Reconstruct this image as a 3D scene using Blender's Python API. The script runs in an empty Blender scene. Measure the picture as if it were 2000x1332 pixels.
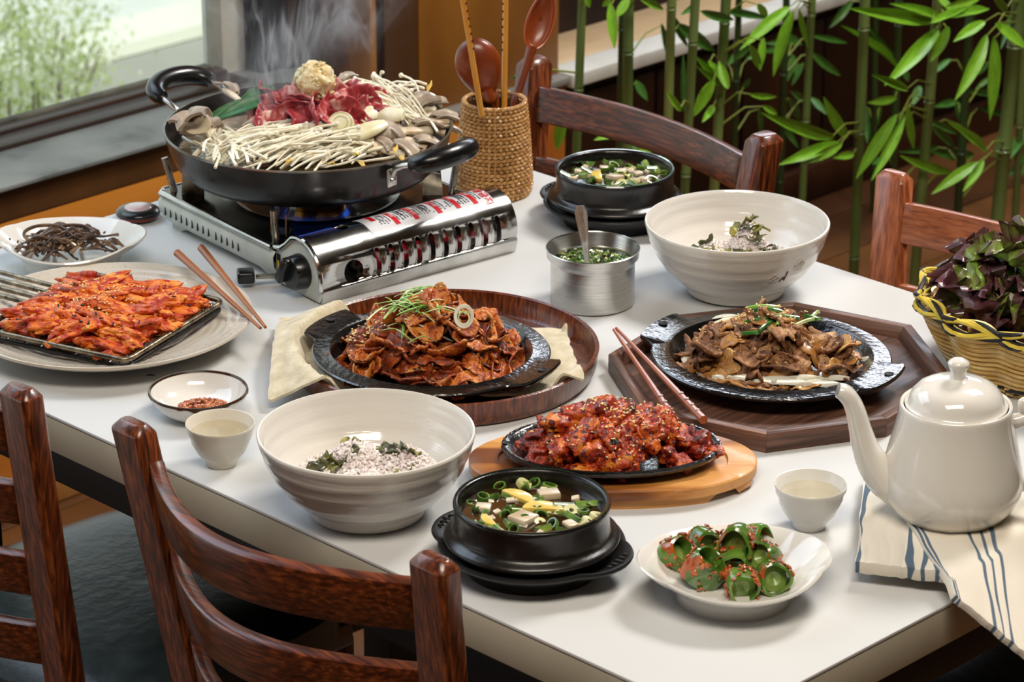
import bpy, bmesh, math, random
import numpy as np
from mathutils import Vector, Matrix, Euler, Quaternion, noise
from math import sin, cos, pi, radians, sqrt, atan2
random.seed(7)
S = bpy.context.scene
COL = S.collection
# ---------------------------------------------------------------- camera (table top is z = 0, table corner is the origin)
FPX, CX, CY = 6100.0, 1000.0, 666.0
PITCH = math.atan(2481/FPX); AZ = radians(44.8)
FW = Vector((cos(AZ)*cos(PITCH), sin(AZ)*cos(PITCH), -sin(PITCH)))
RT = Vector((sin(AZ), -cos(AZ), 0)); UP = RT.cross(FW)
CAM = Vector((-1.77016, -1.50720, 1.29))
FLOOR = -0.74
def ray(x, y): return (FW*FPX + RT*(x-CX) - UP*(y-CY)).normalized()
def at(x, y, z=0.0):            # point at height z seen at photo pixel x, y
    r = ray(x, y); return CAM + r*((z-CAM.z)/r.z)
def atY(x, y, Y):
    r = ray(x, y); return CAM + r*((Y-CAM.y)/r.y)
cam_d = bpy.data.cameras.new('camera'); cam = bpy.data.objects.new('camera', cam_d); COL.objects.link(cam)
cam.matrix_world = Matrix(((RT.x, UP.x, -FW.x, CAM.x), (RT.y, UP.y, -FW.y, CAM.y), (RT.z, UP.z, -FW.z, CAM.z), (0, 0, 0, 1)))
cam_d.sensor_width = 36; cam_d.lens = FPX*36/2000; cam_d.clip_end = 200
cam_d.dof.use_dof = True; cam_d.dof.focus_distance = 3.2; cam_d.dof.aperture_fstop = 14
S.camera = cam
# ---------------------------------------------------------------- light
def rgb(h):
    h = h.lstrip('#'); v = [int(h[i:i+2], 16)/255 for i in (0, 2, 4)]
    return tuple(c/12.92 if c <= 0.04045 else ((c+0.055)/1.055)**2.4 for c in v) + (1.0,)
W = bpy.data.worlds.new('world'); S.world = W; W.use_nodes = True
wb = W.node_tree.nodes['Background']; wb.inputs[0].default_value = rgb('#e6ecf2'); wb.inputs[1].default_value = 1.55
def aim(o, t): o.rotation_euler = (Vector(t)-o.location).to_track_quat('-Z', 'Y').to_euler()
def area(name, loc, tgt, sx, sy, e, col, spread=180):
    l = bpy.data.lights.new(name, 'AREA'); l.shape = 'RECTANGLE'; l.size = sx; l.size_y = sy; l.energy = e; l.color = rgb(col)[:3]; l.spread = radians(spread)
    o = bpy.data.objects.new(name, l); COL.objects.link(o); o.location = loc; aim(o, tgt); return o
area('softbox_lamp', (2.0, 0.50, 2.15), (0.35, 0.60, 0), 0.7, 0.7, 80, '#fffaf4')
area('window_lamp', (0.0, 2.0, 1.35), (0.35, 0.6, 0), 1.5, 1.0, 7, '#d6e8ff', 110)
area('front_fill_lamp', (-0.6, -0.4, 2.25), (0.0, 0.3, 0), 1.5, 0.9, 80, '#fff3e2')  # unseen fill lamp, added to brighten the faces turned to the camera
area('window_lamp', (2.9, 2.0, 1.1), (2.5, 1.5, -0.4), 1.3, 0.5, 18, '#eef4ff')
sl = bpy.data.lights.new('sun', 'SUN'); sl.energy = 3.5; sl.angle = 0.2; sl.color = rgb('#fffaf4')[:3]
so = bpy.data.objects.new('sun', sl); COL.objects.link(so); so.rotation_euler = Vector((0.25, 0.8, -0.75)).to_track_quat('-Z', 'Y').to_euler(); so.location = (0, -4, 6)
S.view_settings.view_transform = 'Standard'; S.view_settings.look = 'None'; S.view_settings.gamma = 1.0
S.view_settings.use_curve_mapping = False; S.view_settings.exposure = 0.0
S.cycles.max_bounces = 8; S.cycles.volume_step_rate = 1.0; S.cycles.sample_clamp_indirect = 6
# ---------------------------------------------------------------- materials
def ramp(nt, stops, interp='LINEAR'):
    r = nt.nodes.new('ShaderNodeValToRGB'); r.color_ramp.interpolation = interp; el = r.color_ramp.elements
    while len(el) < len(stops): el.new(0.5)
    for e, (p, c) in zip(el, stops): e.position = p; e.color = rgb(c)
    return r
MATS = {}
def mat(name, stops='#808080', scale=20, detail=4, rough=0.5, metal=0.0, bump=0.0, bscale=None, coat=0.0, sss=0.0, stretch=(1, 1, 1),
        rvar=0.0, rand=True, trans=0.0, ior=1.45, distort=0.0, spec=0.5, emis=None, uv=False, alpha=1.0, sheen=0.0, bdist=0.002, crough=0.05, wave=0, wdist=4, speck=None, ovar=0.0, edge=None):
    if name in MATS: return MATS[name]
    m = bpy.data.materials.new(name); m.use_nodes = True; nt = m.node_tree; N = nt.nodes; L = nt.links
    b = N['Principled BSDF']; MATS[name] = m
    if isinstance(stops, str): stops = [(0.0, stops)]
    tc = N.new('ShaderNodeTexCoord'); mp = N.new('ShaderNodeMapping'); mp.inputs['Scale'].default_value = stretch
    L.new(tc.outputs['UV' if uv else 'Object'], mp.inputs['Vector']); vec = mp.outputs[0]
    if rand:
        oi = N.new('ShaderNodeObjectInfo'); ad = N.new('ShaderNodeVectorMath'); ad.operation = 'ADD'
        mu = N.new('ShaderNodeMath'); mu.operation = 'MULTIPLY'; mu.inputs[1].default_value = 37.0
        L.new(oi.outputs['Random'], mu.inputs[0]); L.new(vec, ad.inputs[0]); L.new(mu.outputs[0], ad.inputs[1]); vec = ad.outputs[0]
    ns = N.new('ShaderNodeTexNoise'); ns.inputs['Scale'].default_value = scale; ns.inputs['Detail'].default_value = detail; ns.inputs['Distortion'].default_value = distort
    L.new(vec, ns.inputs['Vector']); fac = ns.outputs['Fac']
    if wave:
        wv = N.new('ShaderNodeTexWave'); wv.inputs['Scale'].default_value = wave; wv.inputs['Distortion'].default_value = wdist; wv.inputs['Detail'].default_value = 3
        wv.inputs['Detail Scale'].default_value = 1.5; L.new(vec, wv.inputs['Vector'])
        mx = N.new('ShaderNodeMix'); mx.inputs[0].default_value = 0.5; L.new(ns.outputs['Fac'], mx.inputs[2]); L.new(wv.outputs['Fac'], mx.inputs[3]); fac = mx.outputs[0]
    if len(stops) > 1:
        if ovar:
            o2 = N.new('ShaderNodeObjectInfo'); q1 = N.new('ShaderNodeMath'); q1.operation = 'MULTIPLY_ADD'; q1.inputs[1].default_value = ovar; q1.inputs[2].default_value = -ovar/2; L.new(o2.outputs['Random'], q1.inputs[0])
            q2 = N.new('ShaderNodeMath'); q2.operation = 'ADD'; L.new(fac, q2.inputs[0]); L.new(q1.outputs[0], q2.inputs[1]); fac = q2.outputs[0]
        r = ramp(nt, stops); L.new(fac, r.inputs[0]); csock = r.outputs[0]
        if edge:
            t4 = N.new('ShaderNodeTexCoord'); s4 = N.new('ShaderNodeSeparateXYZ'); L.new(t4.outputs['UV'], s4.inputs[0]); a4 = N.new('ShaderNodeMath'); a4.operation = 'MULTIPLY_ADD'; a4.inputs[1].default_value = 0.55; L.new(ns.outputs['Fac'], a4.inputs[0]); L.new(s4.outputs[0], a4.inputs[2])
            m4 = N.new('ShaderNodeMapRange'); m4.inputs[1].default_value = edge[1]; m4.inputs[2].default_value = edge[1]+.12; L.new(a4.outputs[0], m4.inputs[0])
            x4 = N.new('ShaderNodeMix'); x4.data_type = 'RGBA'; L.new(m4.outputs[0], x4.inputs[0]); L.new(csock, x4.inputs[6]); x4.inputs[7].default_value = rgb(edge[0]); csock = x4.outputs[2]
        for (col, ssc, thr, soft) in (speck or []):
            n3 = N.new('ShaderNodeTexNoise'); n3.inputs['Scale'].default_value = ssc; n3.inputs['Detail'].default_value = 2; L.new(vec, n3.inputs['Vector'])
            m3 = N.new('ShaderNodeMapRange'); m3.inputs[1].default_value = thr; m3.inputs[2].default_value = thr+soft; L.new(n3.outputs['Fac'], m3.inputs[0])
            x3 = N.new('ShaderNodeMix'); x3.data_type = 'RGBA'; L.new(m3.outputs[0], x3.inputs[0]); L.new(csock, x3.inputs[6]); x3.inputs[7].default_value = rgb(col); csock = x3.outputs[2]
        L.new(csock, b.inputs['Base Color'])
    else: b.inputs['Base Color'].default_value = rgb(stops[0][1])
    b.inputs['Roughness'].default_value = rough; b.inputs['Metallic'].default_value = metal; b.inputs['Coat Weight'].default_value = coat
    b.inputs['Coat Roughness'].default_value = crough; b.inputs['IOR'].default_value = ior; b.inputs['Specular IOR Level'].default_value = spec
    b.inputs['Transmission Weight'].default_value = trans; b.inputs['Alpha'].default_value = alpha; b.inputs['Sheen Weight'].default_value = sheen
    if sss: b.inputs['Subsurface Weight'].default_value = sss; b.inputs['Subsurface Radius'].default_value = (0.006, 0.003, 0.0015); b.inputs['Subsurface Scale'].default_value = 1.0
    if rvar:
        mr = N.new('ShaderNodeMapRange'); mr.inputs[1].default_value = 0.3; mr.inputs[2].default_value = 0.7
        mr.inputs[3].default_value = max(0.02, rough-rvar); mr.inputs[4].default_value = min(1, rough+rvar); L.new(fac, mr.inputs[0]); L.new(mr.outputs[0], b.inputs['Roughness'])
    if bump:
        nb = N.new('ShaderNodeTexNoise'); nb.inputs['Scale'].default_value = bscale or scale; nb.inputs['Detail'].default_value = 3; L.new(vec, nb.inputs['Vector'])
        bp = N.new('ShaderNodeBump'); bp.inputs['Strength'].default_value = bump; bp.inputs['Distance'].default_value = bdist
        L.new(nb.outputs['Fac'], bp.inputs['Height']); L.new(bp.outputs[0], b.inputs['Normal']); L.new(bp.outputs[0], b.inputs['Coat Normal'])
    if emis: b.inputs['Emission Color'].default_value = rgb(emis[0]); b.inputs['Emission Strength'].default_value = emis[1]
    return m
def thin_glass(name, tint='#ffffff', ior=1.33, haze=0.0):
    m = bpy.data.materials.new(name); m.use_nodes = True; nt = m.node_tree; N = nt.nodes; L = nt.links; N.remove(N['Principled BSDF'])
    f = N.new('ShaderNodeFresnel'); f.inputs[0].default_value = ior; t = N.new('ShaderNodeBsdfTransparent'); t.inputs[0].default_value = rgb(tint); g = N.new('ShaderNodeBsdfGlossy'); g.inputs['Roughness'].default_value = 0.02
    mx = N.new('ShaderNodeMixShader'); L.new(f.outputs[0], mx.inputs[0]); L.new(t.outputs[0], mx.inputs[1]); L.new(g.outputs[0], mx.inputs[2]); L.new(mx.outputs[0], N['Material Output'].inputs['Surface']); return m
def wood(name, dark, light, axis='z', scale=10, rough=0.3, coat=0.4, mid=None, bump=0.05, wave=0, wdist=4, st=12):
    s = {'x': (1/st, 1, 1), 'y': (1, 1/st, 1), 'z': (1, 1, 1/st)}[axis]
    stops = [(0.30, dark), (0.52, mid or dark), (0.72, light)]
    return mat(name, stops, scale=scale, detail=8, rough=rough, coat=coat, stretch=s, bump=bump, bscale=scale*1.5, distort=0.4, wave=wave, wdist=wdist, crough=0.12)
# ---------------------------------------------------------------- mesh helpers
def empty(name, loc=(0, 0, 0), rz=0.0, label=None, cat=None, group=None):
    o = bpy.data.objects.new(name, None); COL.objects.link(o); o.location = loc; o.rotation_euler = (0, 0, rz)
    o.empty_display_size = 0.02; tag(o, label, cat, group); return o
def tag(o, label=None, cat=None, group=None, kind=None):
    if label: o['label'] = label
    if cat: o['category'] = cat
    if group: o['group'] = group
    if kind: o['kind'] = kind
    return o
def link(name, me, parent=None, loc=None, rot=None, scl=None):
    o = bpy.data.objects.new(name, me); COL.objects.link(o)
    if parent: o.parent = parent
    if loc is not None: o.location = loc
    if rot is not None: o.rotation_euler = rot
    if scl is not None: o.scale = scl if hasattr(scl, '__len__') else (scl,)*3
    return o
class MB:
    def __init__(s): s.v = []; s.f = []; s.uv = None
    def add(s, vs, fs):
        n = len(s.v); s.v += [tuple(p) for p in vs]; s.f += [tuple(i+n for i in f) for f in fs]; return s
    def box(s, c, d, m=None, ch=0.0, top_ch=None):
        x, y, z = [k/2 for k in d]; pts = []
        if top_ch:       # post with chamfered top
            t = top_ch; lv = [(-z, 0), (z-t, 0), (z, t)]
            for zz, k in lv: pts += [(-x+k, -y+k, zz), (x-k, -y+k, zz), (x-k, y-k, zz), (-x+k, y-k, zz)]
            fs = [(3, 2, 1, 0), (8, 9, 10, 11)] + [(a+i, a+(i+1) % 4, a+4+(i+1) % 4, a+4+i) for a in (0, 4) for i in range(4)]
        else:
            pts = [(-x, -y, -z), (x, -y, -z), (x, y, -z), (-x, y, -z), (-x, -y, z), (x, -y, z), (x, y, z), (-x, y, z)]
            fs = [(3, 2, 1, 0), (4, 5, 6, 7), (0, 1, 5, 4), (1, 2, 6, 5), (2, 3, 7, 6), (3, 0, 4, 7)]
        pts = [Vector(p) for p in pts]
        if m is not None: pts = [m @ p for p in pts]
        return s.add([p+Vector(c) for p in pts], fs)
    def lathe(s, prof, n=64, c=(0, 0, 0), ax=1.0, ay=1.0, rf=None, cap=False):
        vs = []; fs = []; k = len(prof)
        for i in range(n):
            a = 2*pi*i/n
            for r, z in prof:
                q = rf(a, r, z) if rf else (r, z)
                vs.append((c[0]+q[0]*cos(a)*ax, c[1]+q[0]*sin(a)*ay, c[2]+q[1]))
        for i in range(n):
            j = (i+1) % n
            for t in range(k-1): fs.append((i*k+t, j*k+t, j*k+t+1, i*k+t+1))
        if cap:
            fs.append(tuple(i*k for i in range(n))[::-1]); fs.append(tuple(i*k+k-1 for i in range(n)))
        return s.add(vs, fs)
    def tube(s, path, r, n=8, closed=False, flat=1.0, cap=True, upv=None):
        path = [Vector(p) for p in path]; m = len(path); vs = []; fs = []
        rs = r if hasattr(r, '__len__') else [r]*m
        up0 = Vector(upv) if upv else None; pn = None
        for i, p in enumerate(path):
            if closed: t = path[(i+1) % m]-path[i-1]
            else: t = path[min(i+1, m-1)]-path[max(i-1, 0)]
            if t.length < 1e-9: t = Vector((0, 0, 1))
            t.normalize()
            if pn is None or up0 is not None:
                a = up0 if up0 is not None else (Vector((0, 0, 1)) if abs(t.z) < 0.9 else Vector((1, 0, 0)))
                nrm = (a-t*a.dot(t))
                if nrm.length < 1e-6: nrm = Vector((1, 0, 0)).cross(t)
                nrm.normalize()
            else:
                nrm = pn-t*pn.dot(t); nrm.normalize()
            pn = nrm; bn = t.cross(nrm)
            for k in range(n):
                a = 2*pi*k/n; vs.append(p+(nrm*cos(a)*flat+bn*sin(a))*rs[i])
        for i in range(m if closed else m-1):
            j = (i+1) % m
            for k in range(n): fs.append((i*n+k, i*n+(k+1) % n, j*n+(k+1) % n, j*n+k))
        if cap and not closed: fs.append(tuple(range(n))[::-1]); fs.append(tuple((m-1)*n+k for k in range(n)))
        return s.add(vs, fs)
    def prism(s, pts, z0, z1, m=None, inset=0.0):
        n = len(pts); vs = [Vector((p[0], p[1], z0)) for p in pts]+[Vector((p[0], p[1], z1)) for p in pts]
        if m is not None: vs = [m @ p for p in vs]
        return s.add(vs, [tuple(range(n))[::-1], tuple(range(n, 2*n))]+[(i, (i+1) % n, n+(i+1) % n, n+i) for i in range(n)])
    def ell(s, c, r, nu=8, nv=6, m=None):
        vs = [Vector((0, 0, -r[2]))]; fs = []
        for j in range(1, nv):
            t = -pi/2+pi*j/nv
            for i in range(nu): a = 2*pi*i/nu; vs.append(Vector((r[0]*cos(t)*cos(a), r[1]*cos(t)*sin(a), r[2]*sin(t))))
        vs.append(Vector((0, 0, r[2]))); last = len(vs)-1
        for i in range(nu):
            fs.append((0, 1+(i+1) % nu, 1+i)); fs.append((last, last-nu+i, last-nu+(i+1) % nu))
            for j in range(nv-2): a = 1+j*nu; fs.append((a+i, a+(i+1) % nu, a+nu+(i+1) % nu, a+nu+i))
        if m is not None: vs = [m @ p for p in vs]
        return s.add([p+Vector(c) for p in vs], fs)
    def grid(s, fn, nu, nv, thick=0.0, uv=False):
        g = [[Vector(fn(i/nu, j/nv)) for j in range(nv+1)] for i in range(nu+1)]
        vs = [p for row in g for p in row]; w = nv+1
        fs = [(i*w+j, (i+1)*w+j, (i+1)*w+j+1, i*w+j+1) for i in range(nu) for j in range(nv)]
        if thick:
            nn = []
            for i in range(nu+1):
                for j in range(nv+1):
                    a = g[min(i+1, nu)][j]-g[max(i-1, 0)][j]; b = g[i][min(j+1, nv)]-g[i][max(j-1, 0)]; c = a.cross(b)
                    nn.append(c.normalized() if c.length > 1e-12 else Vector((0, 0, 1)))
            m = len(vs); vs = vs+[p-n*thick for p, n in zip(vs, nn)]
            fs += [tuple(k+m for k in f)[::-1] for f in fs]
            for i in range(nu): fs.append((i*w, i*w+m, (i+1)*w+m, (i+1)*w)); a = i*w+nv; fs.append((a, a+w, a+w+m, a+m))
            for j in range(nv): fs.append((j, j+1, j+1+m, j+m)); a = nu*w+j; fs.append((a, a+m, a+1+m, a+1))
            if uv: s.uv = [(i/nu, j/nv) for i in range(nu+1) for j in range(nv+1)]*2
        elif uv: s.uv = [(i/nu, j/nv) for i in range(nu+1) for j in range(nv+1)]
        return s.add(vs, fs)
    def mesh(s, name, m=None, smooth=True, bevel=0.0, seg=2, ang=35, sub=0, fix=True):
        me = bpy.data.meshes.new(name); me.from_pydata(s.v, [], s.f)
        if s.uv:
            ul = me.uv_layers.new(name='uv'); li = np.zeros(len(me.loops), dtype=np.int32); me.loops.foreach_get('vertex_index', li)
            ul.data.foreach_set('uv', np.array(s.uv, dtype=np.float32)[li].ravel())
        if bevel or sub or fix:
            bm = bmesh.new(); bm.from_mesh(me)
            if fix: bmesh.ops.recalc_face_normals(bm, faces=bm.faces)
            if bevel:
                es = [e for e in bm.edges if len(e.link_faces) == 2 and e.calc_face_angle(0) > radians(ang)]
                bmesh.ops.bevel(bm, geom=es, offset=bevel, segments=seg, profile=0.5, affect='EDGES', clamp_overlap=True)
            if sub: bmesh.ops.subdivide_edges(bm, edges=bm.edges, cuts=sub, use_grid_fill=True, smooth=1.0)
            bm.to_mesh(me); bm.free()
        if m is not None: me.materials.append(m)
        if smooth:
            me.polygons.foreach_set('use_smooth', [True]*len(me.polygons))
            try: me.set_sharp_from_angle(angle=radians(40))
            except Exception: pass
        me.update(); return me
    def obj(s, name, m=None, parent=None, loc=None, rot=None, **k): return link(name, s.mesh(name, m, **k), parent, loc, rot)
def nz(x, y, z, sc=1.0): return noise.noise(Vector((x*sc, y*sc, z*sc)))
def blob_mesh(name, m, r=(1, 1, 1), amp=0.2, sc=1.0, seed=0, sub=3, box=0.0, fine=0.0):
    bm = bmesh.new(); bmesh.ops.create_icosphere(bm, subdivisions=sub, radius=1.0)
    for v in bm.verts:
        p = v.co.copy()
        if box:
            mx = max(abs(p.x), abs(p.y), abs(p.z)); p = p.lerp(p/mx*0.85, box)
        n = nz(p.x+seed*7.3, p.y+seed*3.1, p.z, sc)
        p *= 1+amp*n*2
        if fine: p *= 1+fine*nz(p.x+seed, p.y, p.z, sc*4.5)*2
        v.co = Vector((p.x*r[0], p.y*r[1], p.z*r[2]))
    me = bpy.data.meshes.new(name); bm.to_mesh(me); bm.free(); me.materials.append(m)
    me.polygons.foreach_set('use_smooth', [True]*len(me.polygons)); return me
def slice_mesh(name, m, seed, R=0.025, asp=1.5, curl=30.0, ruf=0.004, thick=0.0025, rings=6, segs=26, curl2=0.0, rag=0.25, fine=0.0012):
    rnd = random.Random(seed); ph = rnd.uniform(0, 6.28); k = rnd.choice([3, 4, 5]); vs = []; c = curl*rnd.uniform(0.5, 1.3)*rnd.choice([-1, 1, 1]); c2 = curl2*rnd.uniform(-1, 1)
    def pt(r, a):
        rad = R*(1+rag*2*nz(cos(a)*1.3+seed*5.7, sin(a)*1.3, seed*1.1))*(1+0.06*nz(cos(a)*6, sin(a)*6, seed))
        x = rad*r*cos(a)*asp; y = rad*r*sin(a)
        z = ruf*(r**1.6)*sin(k*a+ph)+ruf*0.9*nz(x*60, y*60, seed*2.2)*2+fine*nz(x*260, y*260, seed)
        if abs(c) > 1: th = c*y; y2 = (1/c+z*0-0)*sin(th); z = z*cos(th)+(1-cos(th))/c; y = y2
        if abs(c2) > 1: th = c2*x; x2 = sin(th)/c2; z = z+(1-cos(th))/c2; x = x2
        return Vector((x, y, z))
    vs.append(pt(0, 0))
    for i in range(1, rings+1):
        for j in range(segs): vs.append(pt(i/rings, 2*pi*j/segs))
    fs = [(0, 1+j, 1+(j+1) % segs) for j in range(segs)]
    for i in range(rings-1):
        a = 1+i*segs
        for j in range(segs): fs.append((a+j, a+segs+j, a+segs+(j+1) % segs, a+(j+1) % segs))
    me = bpy.data.meshes.new('tmp'); me.from_pydata(vs, [], fs); me.update()
    nn = [Vector(v.normal) for v in me.vertices]; bpy.data.meshes.remove(me)
    n = len(vs); low = []
    for i, (p, q) in enumerate(zip(vs, nn)):
        t = thick*(0.75 if i >= n-segs else 1.0); low.append(p-q*t)
    allv = vs+low; fa = fs+[tuple(i+n for i in f)[::-1] for f in fs]; a = n-segs
    for j in range(segs): b = a+(j+1) % segs; fa.append((a+j, a+n+j, b+n, b))
    me = bpy.data.meshes.new(name); me.from_pydata(allv, [], fa)
    uv = [(0, 0)]+[(i/rings, j/segs) for i in range(1, rings+1) for j in range(segs)]; uv = np.array(uv*2, dtype=np.float32)
    ul = me.uv_layers.new(name='uv'); li = np.zeros(len(me.loops), dtype=np.int32); me.loops.foreach_get('vertex_index', li); ul.data.foreach_set('uv', uv[li].ravel())
    me.materials.append(m); me.polygons.foreach_set('use_smooth', [True]*len(me.polygons)); me.update(); return me
class Pile:      # drops pieces on a height map so that they lie on one another
    def __init__(s, c, half, z0, base=None, res=0.003):
        s.c = Vector(c); s.h = half; s.res = res; s.n = int(2*half/res)+1; s.hm = np.full((s.n, s.n), z0, dtype=float)
        if base is not None:
            for i in range(s.n):
                for j in range(s.n): s.hm[i, j] = base(i*res-half, j*res-half)
    def idx(s, X, Y):
        return (np.clip(((X-s.c.x+s.h)/s.res).astype(int), 0, s.n-1), np.clip(((Y-s.c.y+s.h)/s.res).astype(int), 0, s.n-1))
    def drop(s, name, me, x, y, rot, scl=1.0, sink=0.25, parent=None, cap=None):
        co = np.zeros(len(me.vertices)*3); me.vertices.foreach_get('co', co); co = co.reshape(-1, 3)
        R = np.array(rot.to_matrix()) if isinstance(rot, (Euler, Quaternion)) else np.array(Euler(rot).to_matrix())
        q = (co*np.array(scl if hasattr(scl, '__len__') else [scl]*3)) @ R.T
        i, j = s.idx(q[:, 0]+x, q[:, 1]+y); d = s.hm[i, j]-q[:, 2]
        z = float(np.quantile(d, 1-sink)); z = min(z, cap) if cap is not None else z; np.maximum.at(s.hm, (i, j), q[:, 2]+z)
        o = link(name, me, parent, (x, y, z), Euler(rot) if not isinstance(rot, (Euler, Quaternion)) else rot.to_euler() if isinstance(rot, Quaternion) else rot, scl); return o
    def top(s, x, y):
        i, j = s.idx(np.array([x]), np.array([y])); return float(s.hm[i[0], j[0]])
def uneven(n, R, ax=1.0, ay=1.0, power=0.5, rnd=random):
    for k in range(n):
        r = R*((k+0.5)/n)**power; a = k*2.39996+rnd.uniform(-.3, .3); yield r*cos(a)*ax, r*sin(a)*ay, r/R, a
def camspace(v): return RT*v[0]+UP*v[1]-FW*v[2]
def seeds(name, pile, spots, m, parent=None, size=0.0017, label=None, cat=None):
    mb = MB()
    for x, y in spots:
        z = pile.top(x, y)+0.0004
        if z < 0.038: continue
        mb.ell((x, y, z), (size, size*0.6, size*0.45), 6, 4, Euler((random.uniform(-.6, .6), random.uniform(-.6, .6), random.uniform(0, 6.28))).to_matrix())
    o = mb.obj(name, m, parent, fix=False); tag(o, label, cat, kind='stuff'); return o
# ================================================================ materials shared
CERAMIC = mat('white_glaze', [(0.3, '#d9d5ce'), (0.7, '#e2dfd9')], scale=6, rough=0.12, coat=0.6, spec=0.5, bump=0.0)
BLACKPOT = mat('black_earthenware', [(0.3, '#0d0b0a'), (0.7, '#1a1614')], scale=30, rough=0.3, coat=0.25, bump=0.12, bscale=120, rvar=0.08, crough=0.2)
IRON = mat('cast_iron', [(0.3, '#060606'), (0.7, '#0d0d0d')], scale=50, rough=0.22, coat=0.9, bump=0.5, bscale=160, bdist=0.0012, crough=0.08)
STEEL = mat('brushed_steel', [(0.3, '#b9b6b0'), (0.7, '#d2d0cb')], scale=30, rough=0.24, metal=1.0, stretch=(1, 1, 25), bump=0.03)
CHROME = mat('chrome_plate', [(0.35, '#9f9d9a'), (0.7, '#dcdbd8')], scale=14, rough=0.13, metal=1.0, rvar=0.08, bump=0.04, bscale=60)
DARKSTEEL = mat('heat_stained_steel', [(0.3, '#77705f'), (0.7, '#c4beb2')], scale=40, rough=0.3, metal=1.0, rvar=0.1)
BLACKP = mat('black_bakelite', '#0b0b0c', rough=0.28, coat=0.2, bump=0.03, bscale=200)
BLACKM = mat('matte_black', '#090909', rough=0.6)
SEAT = mat('black_leather', [(0.3, '#1d2426'), (0.7, '#303a3d')], scale=40, rough=0.38, coat=0.3, bump=0.45, bscale=70, bdist=0.0015, crough=0.3)
SESAME = mat('sesame', [(0.3, '#d9b36a'), (0.7, '#f2dca4')], scale=300, rough=0.5)
# ================================================================ setting
WOODW = {k: wood('wall_wood_'+k, a, b, 'z', 9, 0.45, 0.15, c) for k, (a, c, b) in dict(
    tan=('#94602c', '#b67e42', '#cc9656'), brown=('#4a2e18', '#5e3e20', '#704c2a'), dark=('#150a06', '#26120a', '#371c0f'), purple=('#2c201a', '#453026', '#5a4032'), orange=('#a35a1a', '#c87c2c', '#d8923e')).items()}
FW_ = wood('floor_pine', '#4a2a12', '#7c5028', 'x', 7, 0.45, 0.15, '#65401d', wave=2.0)
floor = MB().box((0.5, -1.15, FLOOR-0.03), (9.4, 6.9, 0.05)).obj('floor', BLACKM); tag(floor, kind='structure')
for k in range(29):
    y0 = -1.9+k*0.14
    tag(MB().box((0, 0, 0), (8.5, 0.137, 0.012)).obj('plank', FW_, floor, (1.5+random.uniform(-.05, .05), y0+0.07, FLOOR-0.006-random.random()*0.001), bevel=0.0015))
SILLM = mat('sill_paint', [(0.32, '#4a4f4f'), (0.45, '#6f7575'), (0.75, '#868b8a')], scale=9, detail=6, rough=0.55, bump=0.15, bscale=120)
YW = 2.05
# left window: sill, apron, frame, glass
sill = MB().box((0.35, YW+0.09, -0.2135), (2.2, 0.22, 0.007)).obj('trim_1', SILLM, bevel=0.002); tag(sill, kind='structure')
ap = MB().box((0.35, YW+0.012, -0.245), (2.2, 0.016, 0.056)).obj('trim_2', WOODW['brown'], bevel=0.002); tag(ap, kind='structure')
wl = MB().box((0.35, YW+0.06, -0.48), (2.2, 0.08, 0.52)).obj('wall_left', WOODW['brown']); tag(wl, kind='structure')
for k in range(3):
    MB().box((0, 0, 0), (2.2, 0.012, 0.135)).obj('panel', wood('orange_panel', '#a35a1a', '#d8923e', 'x', 8, 0.4, 0.2, '#c47a2a'), wl, (0.35, YW+0.012, -0.342-k*0.14), bevel=0.003)
bb = MB().box((0.35, YW+0.0, -0.71), (2.2, 0.02, 0.06)).obj('baseboard_left', WOODW['tan'], bevel=0.003); tag(bb, kind='structure')
win = empty('window_1', (0, YW, 0)); tag(win, kind='structure')
FRD = wood('window_frame_wood', '#1c120c', '#3f2a1e', 'x', 12, 0.5, 0.1, '#2c1c14')
FRG = mat('window_frame_aged', [(0.3, '#2b2a22'), (0.7, '#6f6c5e')], scale=20, rough=0.6, bump=0.1)
def wbox(name, c, d, m): return MB().box((0, 0, 0), d).obj(name, m, win, (c[0], c[1]-YW, c[2]), bevel=0.003)
XR = 1.33
wbox('lower_rail', (0.0, 2.190, -0.212), (2*XR, 0.05, 0.018), FRD); wbox('lower_frame', (0.0, 2.230, -0.212), (2*XR, 0.03, 0.026), FRD)
wbox('lower_frame', (0.0, 2.254, -0.212), (2*XR-0.02, 0.018, 0.032), FRG)
wbox('side_frame', (XR+0.022, 2.25, 0.5), (0.05, 0.05, 1.45), mat('frame_pale', [(0.3, '#c0bdb0'), (0.7, '#dad8cc')], scale=20, rough=0.5))
wbox('side_frame', (XR+0.075, 2.225, 0.5), (0.06, 0.08, 1.45), mat('frame_navy', '#1b1c22', rough=0.4))
wbox('pane', (0.0, 2.262, 0.51), (2*XR, 0.004, 1.46), thin_glass('clear_glass', '#f2f6f2', 1.2))
wbox('upper_frame', (0.0, 2.25, 1.27), (2*XR+0.2, 0.06, 0.06), FRD)
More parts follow.
